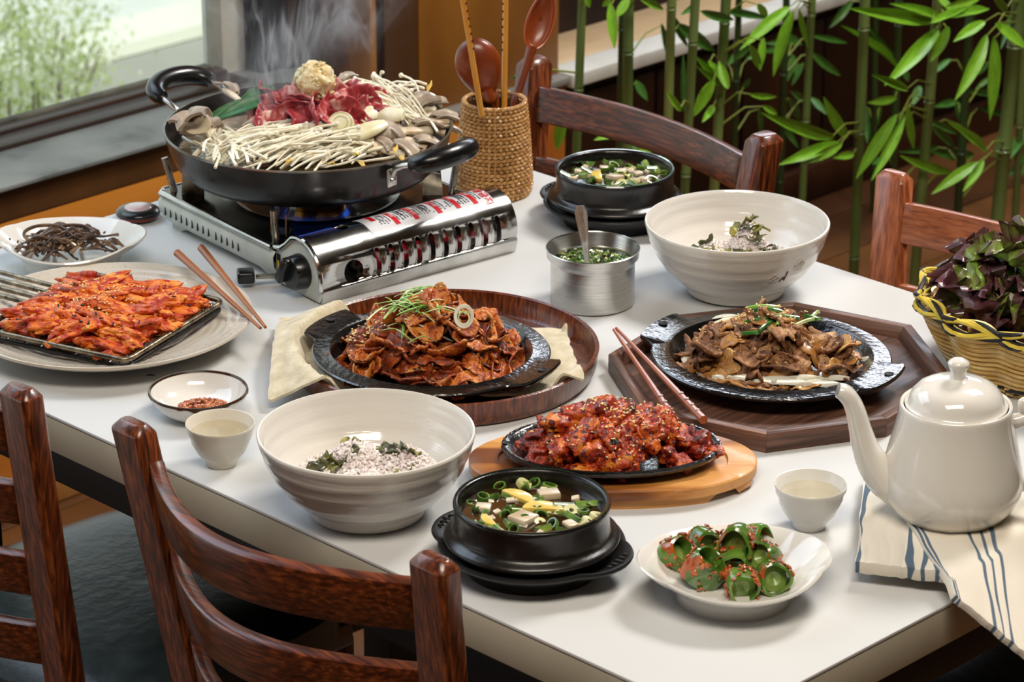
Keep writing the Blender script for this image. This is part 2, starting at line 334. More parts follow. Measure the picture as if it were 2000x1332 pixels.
# pier between the windows
def wall(name, x0, x1, y0, y1, z0, z1, m, bev=0.003): 
    o = MB().box(((x0+x1)/2, (y0+y1)/2, (z0+z1)/2), (x1-x0, y1-y0, z1-z0)).obj(name, m, bevel=bev); tag(o, kind='structure'); return o
wall('trim_3', 1.42, 1.53, 2.17, 2.24, -0.21, 1.4, WOODW['purple']); wall('trim_4', 1.45, 1.50, 2.12, 2.17, -0.21, 1.4, WOODW['purple'])
wall('wall_back', 1.42, 1.66, 2.24, 2.34, FLOOR, 1.4, WOODW['dark'])
wall('trim_lit_side', 1.570, 1.583, 2.137, 2.25, -0.34, 1.4, WOODW['tan'], 0.001); wall('trim_6', 1.583, 1.600, 2.140, 2.25, -0.34, 1.4, WOODW['dark'], 0.001)  # tan strip is the post's lit side, brightness put into its colour
wall('trim_7', 1.600, 1.676, 2.135, 2.25, -0.34, 1.4, WOODW['brown'], 0.001)
wall('wall_pier', 1.676, 2.012, 2.133, 2.36, -0.34, 1.4, wood('pier_panel', '#7e4e1c', '#b47a32', 'z', 6, 0.5, 0.1, '#9a6426', st=3))
wall('trim_8', 1.50, 2.012, 2.105, 2.16, -0.352, -0.338, mat('trim_grey', '#8b8780', rough=0.5))
wall('wall_pier_base', 1.46, 2.012, 2.115, 2.30, FLOOR, -0.352, WOODW['orange'])
# right window ledge and panelled wall below
SHW = wood('ledge_wood', '#a5835c', '#d8bf98', 'x', 8, 0.35, 0.3, '#c2a27a'); LITE = mat('ledge_white', [(0.3, '#d2cfc6'), (0.7, '#e0ded6')], scale=12, rough=0.4)
wall('trim_10', 2.013, 5.0, 2.10, 2.165, -0.36, -0.335, LITE); wall('trim_11', 2.013, 5.0, 2.17, 2.30, -0.36, -0.337, SHW)
wall('wall_window_base', 2.013, 5.0, 2.302, 2.36, FLOOR, -0.255, WOODW['dark'])
w2 = empty('window_2', (0, 2.33, 0)); tag(w2, kind='structure')
MB().box((0, 0, 0), (3.0, 0.05, 0.035)).obj('lower_frame', LITE, w2, (3.48, 0, -0.24), bevel=0.003)
MB().box((0, 0, 0), (3.0, 0.004, 1.5)).obj('pane', thin_glass('clear_glass_b', '#eef4f4', 1.3), w2, (3.48, 0.01, 0.52))
MB().box((0, 0, 0), (0.05, 0.05, 1.5)).obj('side_frame', FRD, w2, (2.04, 0, 0.52))
wr = wall('wall_right', 2.013, 5.0, 2.14, 2.30, FLOOR, -0.362, WOODW['dark'])
DP = wood('dark_panel', '#1c0d06', '#43200f', 'z', 8, 0.4, 0.2, '#2c150a')
x = 2.02
while x < 4.9:
    if not (3.05 < x < 3.3): MB().box((0, 0, 0), (0.232, 0.014, 0.29)).obj('panel', DP, wr, (x+0.12, 2.132, -0.53), bevel=0.004)
    x += 0.24
bb = MB().box((3.4, 2.118, -0.705), (2.9, 0.024, 0.07)).obj('baseboard_right', wood('baseboard_brown', '#21100a', '#472612', 'x', 8, 0.4, 0.2, '#33190c'), bevel=0.004); tag(bb, kind='structure')
# ceiling and far walls close the room overhead
wall('ceiling', -4.2, 5.2, -4.6, 2.5, 2.3, 2.4, mat('ceiling_paint', '#8f8574', rough=0.8))
wall('wall_far_right', 5.2, 5.3, -4.6, 2.5, FLOOR, 2.35, mat('wall_cream', '#a08c6c', rough=0.8))
wall('wall_entrance', -4.3, 5.3, -4.7, -4.6, FLOOR, 2.35, mat('wall_beige', '#9a8562', rough=0.8))
wall('wall_far_left', -4.3, -4.2, -4.6, 2.5, FLOOR, 2.35, WOODW['brown'])
wall('wall_top', -3.2, 5.2, 2.30, 2.45, 1.25, 2.35, WOODW['brown'])
# outside: ground, road, kerb, bushes
gd = MB().grid(lambda u, v: (-40+u*100, 2.7+v*70, -2.9), 4, 4).obj('terrain', mat('pale_ground', [(0.35, '#bcc0ba'), (0.65, '#d6d8d2')], scale=0.6, detail=5, rough=0.9)); tag(gd, kind='structure')
def strip(name, Y, w, z, m):
    o = MB().box((10, Y, z), (60, w, 0.06)).obj(name, m); tag(o, kind='structure')
strip('road', 8.7, 1.2, -2.88, mat('asphalt_pale', [(0.3, '#8b8a80'), (0.7, '#a2a196')], scale=1, rough=0.9))
strip('kerb', 7.9, 0.28, -2.86, mat('kerb_cream', '#e2e3de', rough=0.8)); strip('kerb', 9.6, 0.35, -2.86, mat('kerb_yellow', '#d6d6c8', rough=0.8))
def leafy(name, c):
    m = bpy.data.materials.new(name); m.use_nodes = True; nt = m.node_tree; N = nt.nodes; L = nt.links; N.remove(N['Principled BSDF'])
    a = N.new('ShaderNodeBsdfDiffuse'); b = N.new('ShaderNodeBsdfTranslucent'); a.inputs[0].default_value = b.inputs[0].default_value = rgb(c); mx = N.new('ShaderNodeMixShader')
    L.new(a.outputs[0], mx.inputs[1]); L.new(b.outputs[0], mx.inputs[2]); L.new(mx.outputs[0], N['Material Output'].inputs['Surface']); return m
LEAFO = [leafy('bush_leaf_%d' % i, c) for i, c in enumerate(('#bcc78c', '#a3b272', '#e0e2cc'))]
TRK = mat('bush_bark', '#6b6152', rough=0.9)
for bi, (px, py, hh, rr, n) in enumerate([(50, 110, 2.3, 0.30, 1500), (135, 130, 2.0, 0.30, 1000), (10, 215, 1.6, 0.19, 900), (95, 235, 1.5, 0.18, 800), (150, 60, 1.9, 0.30, 600), (-20, 50, 2.2, 0.30, 700)]):
    Y = [7.2, 9.0, 4.9, 5.6, 11.5, 10.2][bi]; p = atY(px, py, Y); zc = p.z
    t = empty('garden_shrub', (p.x, p.y, -2.9), 0, ['tall blurred green shrub beyond the window pane, its stem nearest the pane centre', 'blurred yellow-green shrub outside right of the tallest one', 'low blurred shrub cut by the picture edge outside the window', 'low dense shrub outside just above the dark window rail', 'sparse blurred twiggy shrub behind the yellow-green one', 'blurred shrub top in the upper corner of the window'][bi], 'shrub', 'shrubs outside the window')
    mb = MB(); top = zc+2.9
    for k in range(6): a = k*1.05; mb.tube([(0.02*cos(a), 0.02*sin(a), 0), (0.06*cos(a), 0.1*sin(a), top*0.6), (rr*0.5*cos(a), rr*0.5*sin(a), top+rr*0.3)], [0.012, 0.009, 0.004], 5)
    mb.obj('stem', TRK, t)
    rn = random.Random(bi); fo = [MB(), MB(), MB()]
    for k in range(n):
        s0_ = rr/.5; q = Vector((rn.gauss(0, .42), rn.gauss(0, .42), rn.gauss(0, .8)))*rr; q.z += top
        s = rn.uniform(0.014, 0.034)*max(.5, s0_); e = Euler((rn.uniform(0, 6), rn.uniform(0, 6), rn.uniform(0, 6))).to_matrix()
        fo[rn.choice([0, 0, 1, 2])].add([q+e @ Vector(c)*s for c in ((-1, 0, 0), (0, -.5, .1), (1, 0, 0), (0, .5, .1))], [(0, 1, 2, 3)])
    for i, f in enumerate(fo): tag(f.obj('foliage', LEAFO[i], t, fix=False, smooth=False), kind='stuff')
# ================================================================ table
LX, LY = 0.907, 1.362
tab = empty('dining_table', (LX/2, LY/2, FLOOR), 0, 'long pale grey laminate dining table holding all the dishes', 'table')
TT = mat('table_laminate', [(0.3, '#c3c4c4'), (0.7, '#cbcccc')], scale=3, rough=0.55, spec=.35, bump=0.12, bscale=500, bdist=0.0006)
TE = mat('table_edge_band', [(0.3, '#a69e8b'), (0.7, '#b5ad9a')], scale=8, rough=0.45)
MB().box((0, 0, 0), (LX, LY, 0.004)).obj('table_top', TT, tab, (0, 0, -FLOOR-0.002), bevel=0.0012)
MB().box((0, 0, 0), (LX-0.0006, LY-0.0006, 0.038)).obj('edge_band', TE, tab, (0, 0, -FLOOR-0.0235), bevel=0.001)
MB().box((0, 0, 0), (LX-0.03, LY-0.03, 0.045)).obj('apron', BLACKM, tab, (0, 0, -FLOOR-0.065), bevel=0.002)
for sx in (-1, 1):
    for sy in (-1, 1): MB().box((0, 0, 0), (0.055, 0.055, 0.74-0.08)).obj('leg', BLACKM, tab, (sx*(LX/2-0.12), sy*(LY/2-0.10), (0.74-0.08)/2), bevel=0.003)
# ================================================================ chairs
def chair(loc, rz, label, woodset, bulge=0.05, pw=(0.026, 0.044), nsl=4, halfw=0.205, slh=0.05, pitch=0.092, top=0.85, z1=0.035):
    WZ, WY = woodset; t = empty('dining_chair', loc, rz, label, 'chair', 'wooden dining chairs around the table')
    lean = 0.15; tap = 0.08
    for s in (-1, 1):
        mb = MB(); secs = [(0.0, 0.03, halfw-tap*0.42), (0.42, lean*0.42, halfw-tap*0.42), (top-0.009, 0.0, halfw), (top, 0.0, halfw)]
        vs = []; fs = []
        for i, (z, xx, yy) in enumerate(secs):
            k = 0.007 if i == 3 else 0
            cx, cy = pw[0]/2-k, pw[1]/2-k; c = 0.004
            vs += [(xx+a, s*yy+b, z) for a, b in ((-cx+c, -cy), (cx-c, -cy), (cx, -cy+c), (cx, cy-c), (cx-c, cy), (-cx+c, cy), (-cx, cy-c), (-cx, -cy+c))]
        for i in range(3):
            for j in range(8): fs.append((i*8+j, i*8+(j+1) % 8, i*8+8+(j+1) % 8, i*8+8+j))
        fs += [tuple(range(8))[::-1], tuple(range(24, 32))]
        mb.add(vs, fs).obj('rear_leg', WZ, t, bevel=0.0015)
    for k in range(nsl):
        zt = top-z1-k*pitch; zb = zt-slh; hw = halfw-tap*(top-zt)-pw[1]/2+0.003
        def fn(u, v, zt=zt, zb=zb, hw=hw):
            y = (u*2-1)*hw; z = zb+(zt-zb)*v; x0 = lean*(top-z); th = 1.4 if bulge > 0.05 else 0.9
            x = -bulge*(cos((u*2-1)*th)-cos(th))/(1-cos(th))
            return (x0+x-0.007, y, z)
        MB().grid(fn, 22, 2, thick=-0.015).obj('back_slat', WY, t, bevel=0.003, ang=60)
    # seat
    mb = MB()
    def sf(u, v):
        a = 2*pi*u; c, s_ = cos(a), sin(a); e = 0.42
        x = 0.27+0.205*math.copysign(abs(c)**e, c)*v**0.5; y = (0.205-0.012*(x-0.27)/0.2)*math.copysign(abs(s_)**e, s_)*v**0.5
        return (x, y, 0.475-0.03*v**3+0.0025*nz(x*9, y*9, 1))
    mb.grid(sf, 48, 10)
    mb.grid(lambda u, v: tuple(Vector(sf(u, 1))+Vector((0, 0, -0.045*v)))[:3], 48, 2)
    mb.obj('seat', SEAT, t)
    MB().box((0, 0, 0), (0.37, 0.37, 0.03)).obj('seat_frame', WY, t, (0.26, 0, 0.41), bevel=0.003)
    for s in (-1, 1): MB().box((0, 0, 0), (0.036, 0.036, 0.405)).obj('front_leg', WZ, t, (0.43, s*0.165, 0.2025), bevel=0.003)
    for s in (-1, 1): MB().box((0, 0, 0), (0.38, 0.02, 0.028)).obj('stretcher', WY, t, (0.235, s*0.167, 0.17), bevel=0.003)
    return t
ROSE = (wood('rosewood_z', '#260e05', '#8f4b24', 'z', 260, 0.3, 0.32, '#5e2b13', st=16), wood('rosewood_y', '#260e05', '#874421', 'y', 260, 0.3, 0.32, '#562611', st=16))
WALN = (wood('walnut_z', '#6b3219', '#ad6640', 'z', 220, 0.35, 0.35, '#95522f', st=16), wood('walnut_y', '#6b3219', '#ad6640', 'y', 220, 0.35, 0.35, '#95522f', st=16))
chair((-0.105, 0.445, FLOOR), 0, 'dark rosewood chair with curved slats drawn up beside the rice bowl and the soup pot', ROSE, 0.072)
chair((-0.128, 1.0, FLOOR), 0, 'dark rosewood chair with black seat, beside the large speckled plate, cut by the picture edge', ROSE, 0.05, pitch=0.086, slh=0.047)
chair((0.985, 0.995, FLOOR), pi-0.07, 'glossy rosewood chair in front of the bamboo behind the far soup pot', ROSE, 0.03, pw=(0.04, 0.034), halfw=0.208, pitch=0.09, slh=0.046)
chair((0.975, 0.385, FLOOR), pi+0.02, 'lighter reddish walnut chair behind the lettuce basket', WALN, 0.02, pw=(0.026, 0.042), pitch=0.095, slh=0.048, halfw=0.205, z1=0.032)
# ================================================================ gas stove
SA = radians(-7.0)
SO = Vector((0.4005, 0.952, 0))                 # front corner of the canister cover
STV = empty('portable_gas_stove', SO, SA, 'portable gas stove with chrome canister cover under the big black pan', 'stove')
PAINT = mat('stove_enamel', [(0.3, '#a9aca3'), (0.55, '#bcbfb6'), (0.75, '#c6c8c0')], scale=25, detail=6, rough=0.38, coat=0.2, bump=0.05)
# local axes: x = along the canister, y = across the front (to the left of the photo)
Wd, Dp = 0.338, 0.282
def arc(y0, z0, r, a0, a1, n): return [(y0+r*cos(radians(a0+(a1-a0)*i/n)), z0+r*sin(radians(a0+(a1-a0)*i/n))) for i in range(n+1)]
dome = [(0.004, 0.0005), (-0.001, 0.016)] + arc(0.040, 0.030, 0.0405, 195, 68, 22) + [(0.067, 0.0570), (0.079, 0.0490), (0.092, 0.0470)]
def cover_pt(s):                        # s in 0..1 along the dome profile
    L = [0]
    for a, b in zip(dome, dome[1:]): L.append(L[-1]+math.hypot(b[0]-a[0], b[1]-a[1]))
    t = s*L[-1]
    for i in range(len(dome)-1):
        if t <= L[i+1]+1e-9:
            f = (t-L[i])/(L[i+1]-L[i]); a, b = dome[i], dome[i+1]
            p = (a[0]+(b[0]-a[0])*f, a[1]+(b[1]-a[1])*f); d = ((b[0]-a[0]), (b[1]-a[1])); q = math.hypot(*d); return p, (d[0]/q, d[1]/q), L[-1]
    return dome[-1], (1, 0), L[-1]
TOT = cover_pt(0)[2]
mb = MB()
nn = 60
def cf(u, v):
    p, d, _ = cover_pt(v); return (0.004+u*(Dp-0.004), p[0], p[1])
mb.grid(cf, 2, nn, thick=0.0012)
cov = mb.obj('canister_cover', CHROME, STV, fix=True)
# slots and round holes are cut out of the cover
cut = MB()
def capsule(xc, s0, s1, w):
    p0, d0, _ = cover_pt((s0+s1)/2); c = Vector((xc, p0[0], p0[1])); tdir = Vector((0, d0[0], d0[1])); nrm = Vector((0, -d0[1], d0[0])); h = (s1-s0)/2*TOT
    pts = []
    for i in range(9): a = pi*i/8; pts.append((w*cos(a), h-w+w*sin(a)))
    for i in range(9): a = pi+pi*i/8; pts.append((w*cos(a), -(h-w)+w*sin(a)))
    n = len(pts); vs = [c+Vector((1, 0, 0))*a+tdir*b+nrm*0.02 for a, b in pts]+[c+Vector((1, 0, 0))*a+tdir*b-nrm*0.022 for a, b in pts]
    cut.add(vs, [tuple(range(n)), tuple(range(n, 2*n))[::-1]]+[(i, n+i, n+(i+1) % n, (i+1) % n) for i in range(n)])
for k in range(10): capsule(0.082+k*0.0192, 0.135, 0.345, 0.0036)
HW_ = 0.0136/TOT; capsule(0.0465, 0.215-HW_, 0.215+HW_, 0.0135); HW_ = 0.0125/TOT; capsule(0.060, 0.66-HW_, 0.66+HW_, 0.0085)
co = cut.obj('tmp_cut', None, STV); md = cov.modifiers.new('b', 'BOOLEAN'); md.object = co; md.solver = 'EXACT'; md.operation = 'DIFFERENCE'
bpy.context.view_layer.update(); me2 = bpy.data.meshes.new_from_object(cov.evaluated_get(bpy.context.evaluated_depsgraph_get()))
cov.modifiers.clear(); cov.data = me2; bpy.data.objects.remove(co)
# slot rims: pressed ridges above each slot
rim = MB()
def on(xc, s, off=0.0):
    p, d, _ = cover_pt(s); return Vector((xc, p[0]-d[1]*off, p[1]+d[0]*off))
for k in range(10):
    xc = 0.082+k*0.0192; sc = 0
    for (c0, sg) in ((0.345, 1), (0.135, -1)):
        rim.tube([on(xc+0.0052*cos(pi*i/8), c0-sg*0.004/TOT+sg*0.0058/TOT*sin(pi*i/8), 0.0) for i in range(9)], 0.0003, 5)
rim.obj('pressed_rim', CHROME, STV)['kind'] = 'stuff'
# body
body = MB()
fy0, fy1 = 0.092, Wd
def prof(y, front=1): return None
sec = [(0.012, 0.006), (0.004, 0.010), (-0.003, 0.022), (-0.004, 0.034), (0.000, 0.041)]      # outward profile of the enamel side (x inset, z)
out = []
for (i, z) in sec: out.append((i, z))
def ringpts(ins, z):
    x0, x1, y0, y1 = ins, Dp-ins, 0.088, Wd-ins; r = 0.012; pts = [(x0, y0, z)]
    for (cx_, cy_, a0) in ((x0+r, y1-r, 180), (x1-r, y1-r, 90)):
        for k in range(5): a = radians(a0-90*k/4); pts.append((cx_+r*cos(a), cy_+r*sin(a), z))
    pts.append((x1, y0, z)); return pts
vs = []; fs = []; m0 = len(ringpts(0, 0))
for (i, z) in sec: vs += ringpts(i, z)
for k in range(len(sec)-1):
    for j in range(m0-1): fs.append((k*m0+j, k*m0+j+1, (k+1)*m0+j+1, (k+1)*m0+j))
fs.append(tuple(range(m0)))
body.add(vs, fs).obj('body', PAINT, STV)
# front skirt with feet and arch
sk = MB(); ys = [0.10+0.225*i/24 for i in range(25)]
lowz = [0.0 if (y < 0.125 or y > 0.305) else 0.0+0.011*sin(pi*(y-0.125)/0.18)**0.4 for y in ys]
for x0 in (0.010, Dp-0.012):
    vs = []; fs = []
    for y, z in zip(ys, lowz): vs += [(x0, y, z), (x0, y, 0.02), (x0+0.002, y, 0.02), (x0+0.002, y, z)]
    for i in range(24): a = i*4; fs += [(a, a+4, a+5, a+1), (a+1, a+5, a+6, a+2), (a+2, a+6, a+7, a+3), (a+3, a+7, a+4, a)]
    sk.add(vs, fs)
sk.obj('foot_skirt', PAINT, STV)
for x in (0.03, Dp-0.03):
    for y in (0.03, Wd-0.03): MB().lathe([(0.0, 0), (0.010, 0), (0.010, 0.012), (0, 0.012)], 16).obj('foot', BLACKP, STV, (x, y, 0))
# side vents on the front face
for k in range(14):
    y = 0.318-k*0.0118-(0.004 if k > 8 else 0)
    MB().box((0, 0, 0), (0.0012, 0.0026, 0.0135), m=Matrix.Rotation(radians(4), 3, 'Y')).obj('vent_slot', BLACKM, STV, (-0.0034, y, 0.0275), bevel=0.0005)
# top plate with the drip bowl
BX, BY, BR = 0.139, 0.205, 0.098
tp = MB()
def tf(u, v):
    a = 2*pi*u; c, s = cos(a), sin(a)
    if v < 0.55: r = BR*(0.30+0.70*v/0.55); w = (v/0.55); z = 0.036+0.0105*w**2.2; return (BX+r*c, BY+r*s, z)
    w = (v-0.55)/0.45; bx = (BX-0.001) if c < 0 else (Dp-0.001-BX); by = (BY-0.092) if s < 0 else (Wd-0.001-BY)
    k = min(bx/max(abs(c), 1e-6), by/max(abs(s), 1e-6)); k2 = min(k, 1e9)
    r = BR+(k2-BR)*w; z = 0.0475+(0.0015 if w < 0.12 else 0.0); return (BX+r*c, BY+r*s, z)
tp.grid(tf, 96, 18)
TOPM = mat('top_plate_steel', [(0.3, '#3c3933'), (0.55, '#65615a'), (0.8, '#8f8a82')], scale=12, detail=6, rough=0.16, metal=1.0, rvar=0.08, bump=0.02, bscale=80)
tp.obj('top_plate', TOPM, STV)
# chrome rolled edge round the plate and the dome face
e = [(-0.001, 0.094, 0.0445), (-0.001, 0.33, 0.0445), (0.008, Wd, 0.0445), (Dp-0.008, Wd, 0.0445), (Dp, Wd-0.008, 0.0445), (Dp, 0.094, 0.0445)]
MB().tube(e, 0.0042, 10, flat=1.0).obj('rolled_edge', CHROME, STV)
MB().tube([(0.001, p[0], p[1]-0.001) for p in dome[2:]], 0.0030, 8).obj('rolled_edge', CHROME, STV)
# knob face plate
fp = MB(); pts = [(p[0]*0.97+0.001, p[1]-0.003) for p in dome[1:]]+[(0.092, 0.004), (0.006, 0.002)]
n = len(pts); fp.add([(0.002, a, b) for a, b in pts]+[(0.006, a, b) for a, b in pts], [tuple(range(n)), tuple(range(n, 2*n))[::-1]]+[(i, n+i, n+(i+1) % n, (i+1) % n) for i in range(n)])
fp.obj('face_plate', PAINT, STV, bevel=0.0008)
bp_ = MB(); bp_.add([(Dp-0.002+q, a, b) for q in (-0.002, 0.001) for a, b in pts], [tuple(range(n)), tuple(range(n, 2*n))[::-1]]+[(i, n+i, n+(i+1) % n, (i+1) % n) for i in range(n)]).obj('end_plate', PAINT, STV)
RX = Matrix.Rotation(radians(-90), 3, 'Y')
kn = MB().lathe([(0, 0.016), (0.017, 0.016), (0.0195, 0.013), (0.021, 0.0), (0, 0)], 48).obj('knob', BLACKP, STV, (0.002, 0.040, 0.031), (0, radians(-90), 0))
MB().box((0, 0, 0), (0.011, 0.034, 0.012)).obj('knob_grip', BLACKP, kn, (0.004, 0.006, 0.020), (0, 0, radians(62)), bevel=0.003, seg=3)
MB().box((0, 0, 0), (0.026, 0.008, 0.004)).obj('lever', DARKSTEEL, STV, (-0.010, 0.092, 0.012), (0, 0, radians(-30)), bevel=0.001)
MB().box((0, 0, 0), (0.020, 0.022, 0.014)).obj('lever_cap', BLACKP, STV, (-0.030, 0.106, 0.013), (0, 0, radians(-30)), bevel=0.003, seg=3)
MB().box((0, 0, 0), (0.0008, 0.006, 0.030)).obj('gauge_sticker', BLACKM, STV, (0.0012, 0.084, 0.024))
MB().box((0, 0, 0), (0.0008, 0.0022, 0.010)).obj('gauge_mark', mat('mark_yellow', '#e3c320', rough=0.5), STV, (0.0008, 0.0845, 0.026))
MB().box((0, 0, 0), (0.0008, 0.0030, 0.008)).obj('gauge_mark', mat('mark_red', '#c41a1e', rough=0.5), STV, (0.0008, 0.0835, 0.015))
MB().box((0, 0, 0), (0.0008, 0.0020, 0.020)).obj('gauge_mark', MATS['mark_yellow'], STV, (0.0012, 0.0745, 0.027))
MB().box((0, 0, 0), (0.0008, 0.0020, 0.007)).obj('gauge_mark', MATS['mark_red'], STV, (0.0010, 0.0735, 0.014))
# burner and flame
bn = empty('burner', (BX, BY, 0.032)); bn.parent = STV
MB().lathe([(0, 0), (0.034, 0), (0.034, 0.006), (0.030, 0.008), (0.030, 0.016), (0.028, 0.018), (0, 0.018)], 48).obj('burner_head', mat('burner_iron', [(0.3, '#151210'), (0.7, '#2e2823')], scale=60, rough=0.5, metal=0.6), bn)
MB().lathe([(0.0305, 0.0045), (0.0345, 0.0045), (0.0345, 0.0095), (0.0305, 0.0095)], 48).obj('brass_ring', mat('brass', '#b98a3c', rough=0.25, metal=1.0), bn)
fl = mat('gas_flame', '#102a60', rough=1.0, emis=('#3a72ff', 1.6), alpha=0.55)
f = MB()
for k in range(40):
    a = 2*pi*k/40; d = Vector((cos(a), sin(a), 0)); b = d*0.031+Vector((0, 0, 0.012))
    f.tube([b, b+d*0.004+Vector((0, 0, 0.003)), b+d*0.009+Vector((0, 0, 0.009)), b+d*0.013+Vector((0, 0, 0.016))], [0.0012, 0.0018, 0.0014, 0.0002], 6)
tag(f.obj('flame', fl, bn), label='ring of small blue gas flames')
# pan supports: rods and folded brackets
GZ = 0.0480
for (x, y, lx, ly, h) in ((0.012, 0.105, -0.002, 0.0, 0.036), (0.012, Wd-0.018, -0.006, 0.010, 0.040), (Dp-0.014, 0.110, 0.008, 0.0, 0.034), (Dp-0.014, Wd-0.02, 0.006, 0.006, 0.036)):
    s = empty('pan_support', (x, y, GZ)); s.parent = STV
    MB().tube([(0, 0, -0.003), (lx, ly, h)], 0.0042, 14).obj('rod', DARKSTEEL, s)
    dx, dy = BX-x, BY-y; q = math.hypot(dx, dy); ang = atan2(dy, dx)
    m3 = Matrix.Rotation(ang, 3, 'Z')
    b = MB()
    prof_ = [(0.010, 0), (0.034, 0), (0.034, 0.012), (0.046, 0.020), (0.050, 0.031), (0.028, 0.032), (0.012, 0.026)]
    for off in (-0.009, 0.009):
        n = len(prof_); vs = [m3 @ Vector((px_, off+k, pz)) for k in (-0.0008, 0.0008) for px_, pz in prof_]
        b.add(vs, [tuple(range(n)), tuple(range(n, 2*n))[::-1]]+[(i, n+i, n+(i+1) % n, (i+1) % n) for i in range(n)])
    b.add([m3 @ Vector(p) for p in ((0.012, -0.009, 0.001), (0.034, -0.009, 0.001), (0.034, 0.009, 0.001), (0.012, 0.009, 0.001), (0.012, -0.009, 0.002), (0.034, -0.009, 0.002), (0.034, 0.009, 0.002), (0.012, 0.009, 0.002))], [(3, 2, 1, 0), (4, 5, 6, 7), (0, 1, 5, 4), (1, 2, 6, 5), (2, 3, 7, 6), (3, 0, 4, 7)])
    b.obj('bracket', DARKSTEEL, s)
# canister inside the cover
can = MB().lathe([(0, 0), (0.028, 0.0), (0.031, 0.004), (0.031, 0.17), (0.026, 0.185), (0.012, 0.19), (0, 0.19)], 40).obj('gas_canister', None, None)
can.data.materials.append(mat('can_print', [(0.40, '#1a1212'), (0.47, '#8e1620'), (0.56, '#a31a26'), (0.6, '#c9bdb8'), (0.68, '#230f10')], scale=28, detail=1, rough=0.3, metal=0.2, coat=0.5, distort=1.0))
mw = Matrix.Translation(SO) @ Matrix.Rotation(SA, 4, 'Z')
can.matrix_world = mw @ Matrix.Translation((0.078, 0.040, 0.034)) @ Matrix.Rotation(radians(90), 4, 'Y')
tag(can, 'dark red printed gas canister seen through the slots of the chrome cover', 'gas canister')
# warning sticker on the cover
stk = MB()
S0, S1, XA, XB = 0.45, 0.80, 0.085, 0.262
stk.grid(lambda u, v: tuple(on(XA+(XB-XA)*u, S0+(S1-S0)*v, 0.0006)), 24, 16, thick=0.0003)
lab = stk.obj('warning_label', mat('sticker_white', '#d2d3d8', rough=0.5, coat=0.1), STV)
def stick(name, m, cells):
    b = MB()
    for (x0, x1, s0, s1) in cells: b.grid(lambda u, v: tuple(on(x0+(x1-x0)*u, s0+(s1-s0)*v, 0.0010)), 1, 6, thick=0.0002)
    return b.obj(name, m, lab, fix=True)
RED = mat('sticker_red', '#c4101e', rough=0.35); INK = mat('sticker_ink', '#2a2a30', rough=0.5)
bars = [0.100, 0.125, 0.152, 0.185, 0.212, 0.237]
for i, bx_ in enumerate(bars): stick('red_bar', RED, [(bx_-0.0032, bx_+0.0032, S0+0.03+(0.10 if i == 0 else 0), S1-(0.03 if i else 0.10))])
rn = random.Random(5); cells = []
for i in range(len(bars)):
    xa = bars[i]+0.005; xb = (bars[i+1]-0.005) if i+1 < len(bars) else 0.2475
    x = xa
    while x < xb:
        s = S0+0.05+rn.uniform(0, 0.03)
        while s < S1-0.05:
            w = rn.uniform(0.006, 0.012); cells.append((x-0.0009, x+0.0009, s, s+w)); s += w+rn.uniform(0.003, 0.012)
            if rn.random() < 0.06: break
        x += 0.0042
stick('small_print', INK, cells)
def curved_text(txt, size, xc, s0, m, name, off=0.0012, bold=0.0):
    c = bpy.data.curves.new('t', 'FONT'); c.body = txt; c.size = size; c.offset = bold; c.align_y = 'CENTER'; c.resolution_u = 2
    o = bpy.data.objects.new('t', c); COL.objects.link(o); bpy.context.view_layer.update()
    me = bpy.data.meshes.new_from_object(o.evaluated_get(bpy.context.evaluated_depsgraph_get())); bpy.data.objects.remove(o)
    for v in me.vertices:        # text runs down the curve of the cover
        x, y = v.co.x, v.co.y; v.co = on(xc+y, s0-x/TOT, off)
    me.materials.clear(); me.materials.append(m); return link(name, me, lab)
curved_text('사용금지', 0.0125, 0.2545, S1-0.06, RED, 'red_lettering', bold=0.0003)
WHT = mat('sticker_letter', '#e8e8ea', rough=0.4)
for bx_, tx in zip(bars[1:], ('대한 사항', '때 나는 현상', '법 및 사항', '제 사용', '제 사용')): curved_text(tx, 0.0052, bx_, S1-0.10, WHT, 'white_lettering', off=0.0013)
# burst of drawings on the sticker: small outline figures
dr = MB()
for (xc, sc_) in ((0.110, 0.60), (0.140, 0.60), (0.171, 0.60), (0.224, 0.70), (0.226, 0.62)):
    for rr in (0.0052, 0.0034): dr.tube([on(xc+rr*0.8*cos(2*pi*i/14), sc_+rr*1.5/TOT*sin(2*pi*i/14), 0.0011) for i in range(14)], 0.00028, 4, closed=True)
    dr.tube([on(xc-0.005, sc_-0.05, 0.0011), on(xc+0.005, sc_+0.05, 0.0011)], 0.00028, 4)
dr.obj('outline_drawings', INK, lab)
cr = MB()
for (xc, sc_) in ((0.198, 0.72), (0.222, 0.73)):
    for q in (-1, 1): cr.tube([on(xc-0.0035, sc_-q*0.022, 0.0014), on(xc+0.0035, sc_+q*0.022, 0.0014)], 0.0006, 4)
cr.obj('red_cross', RED, lab)
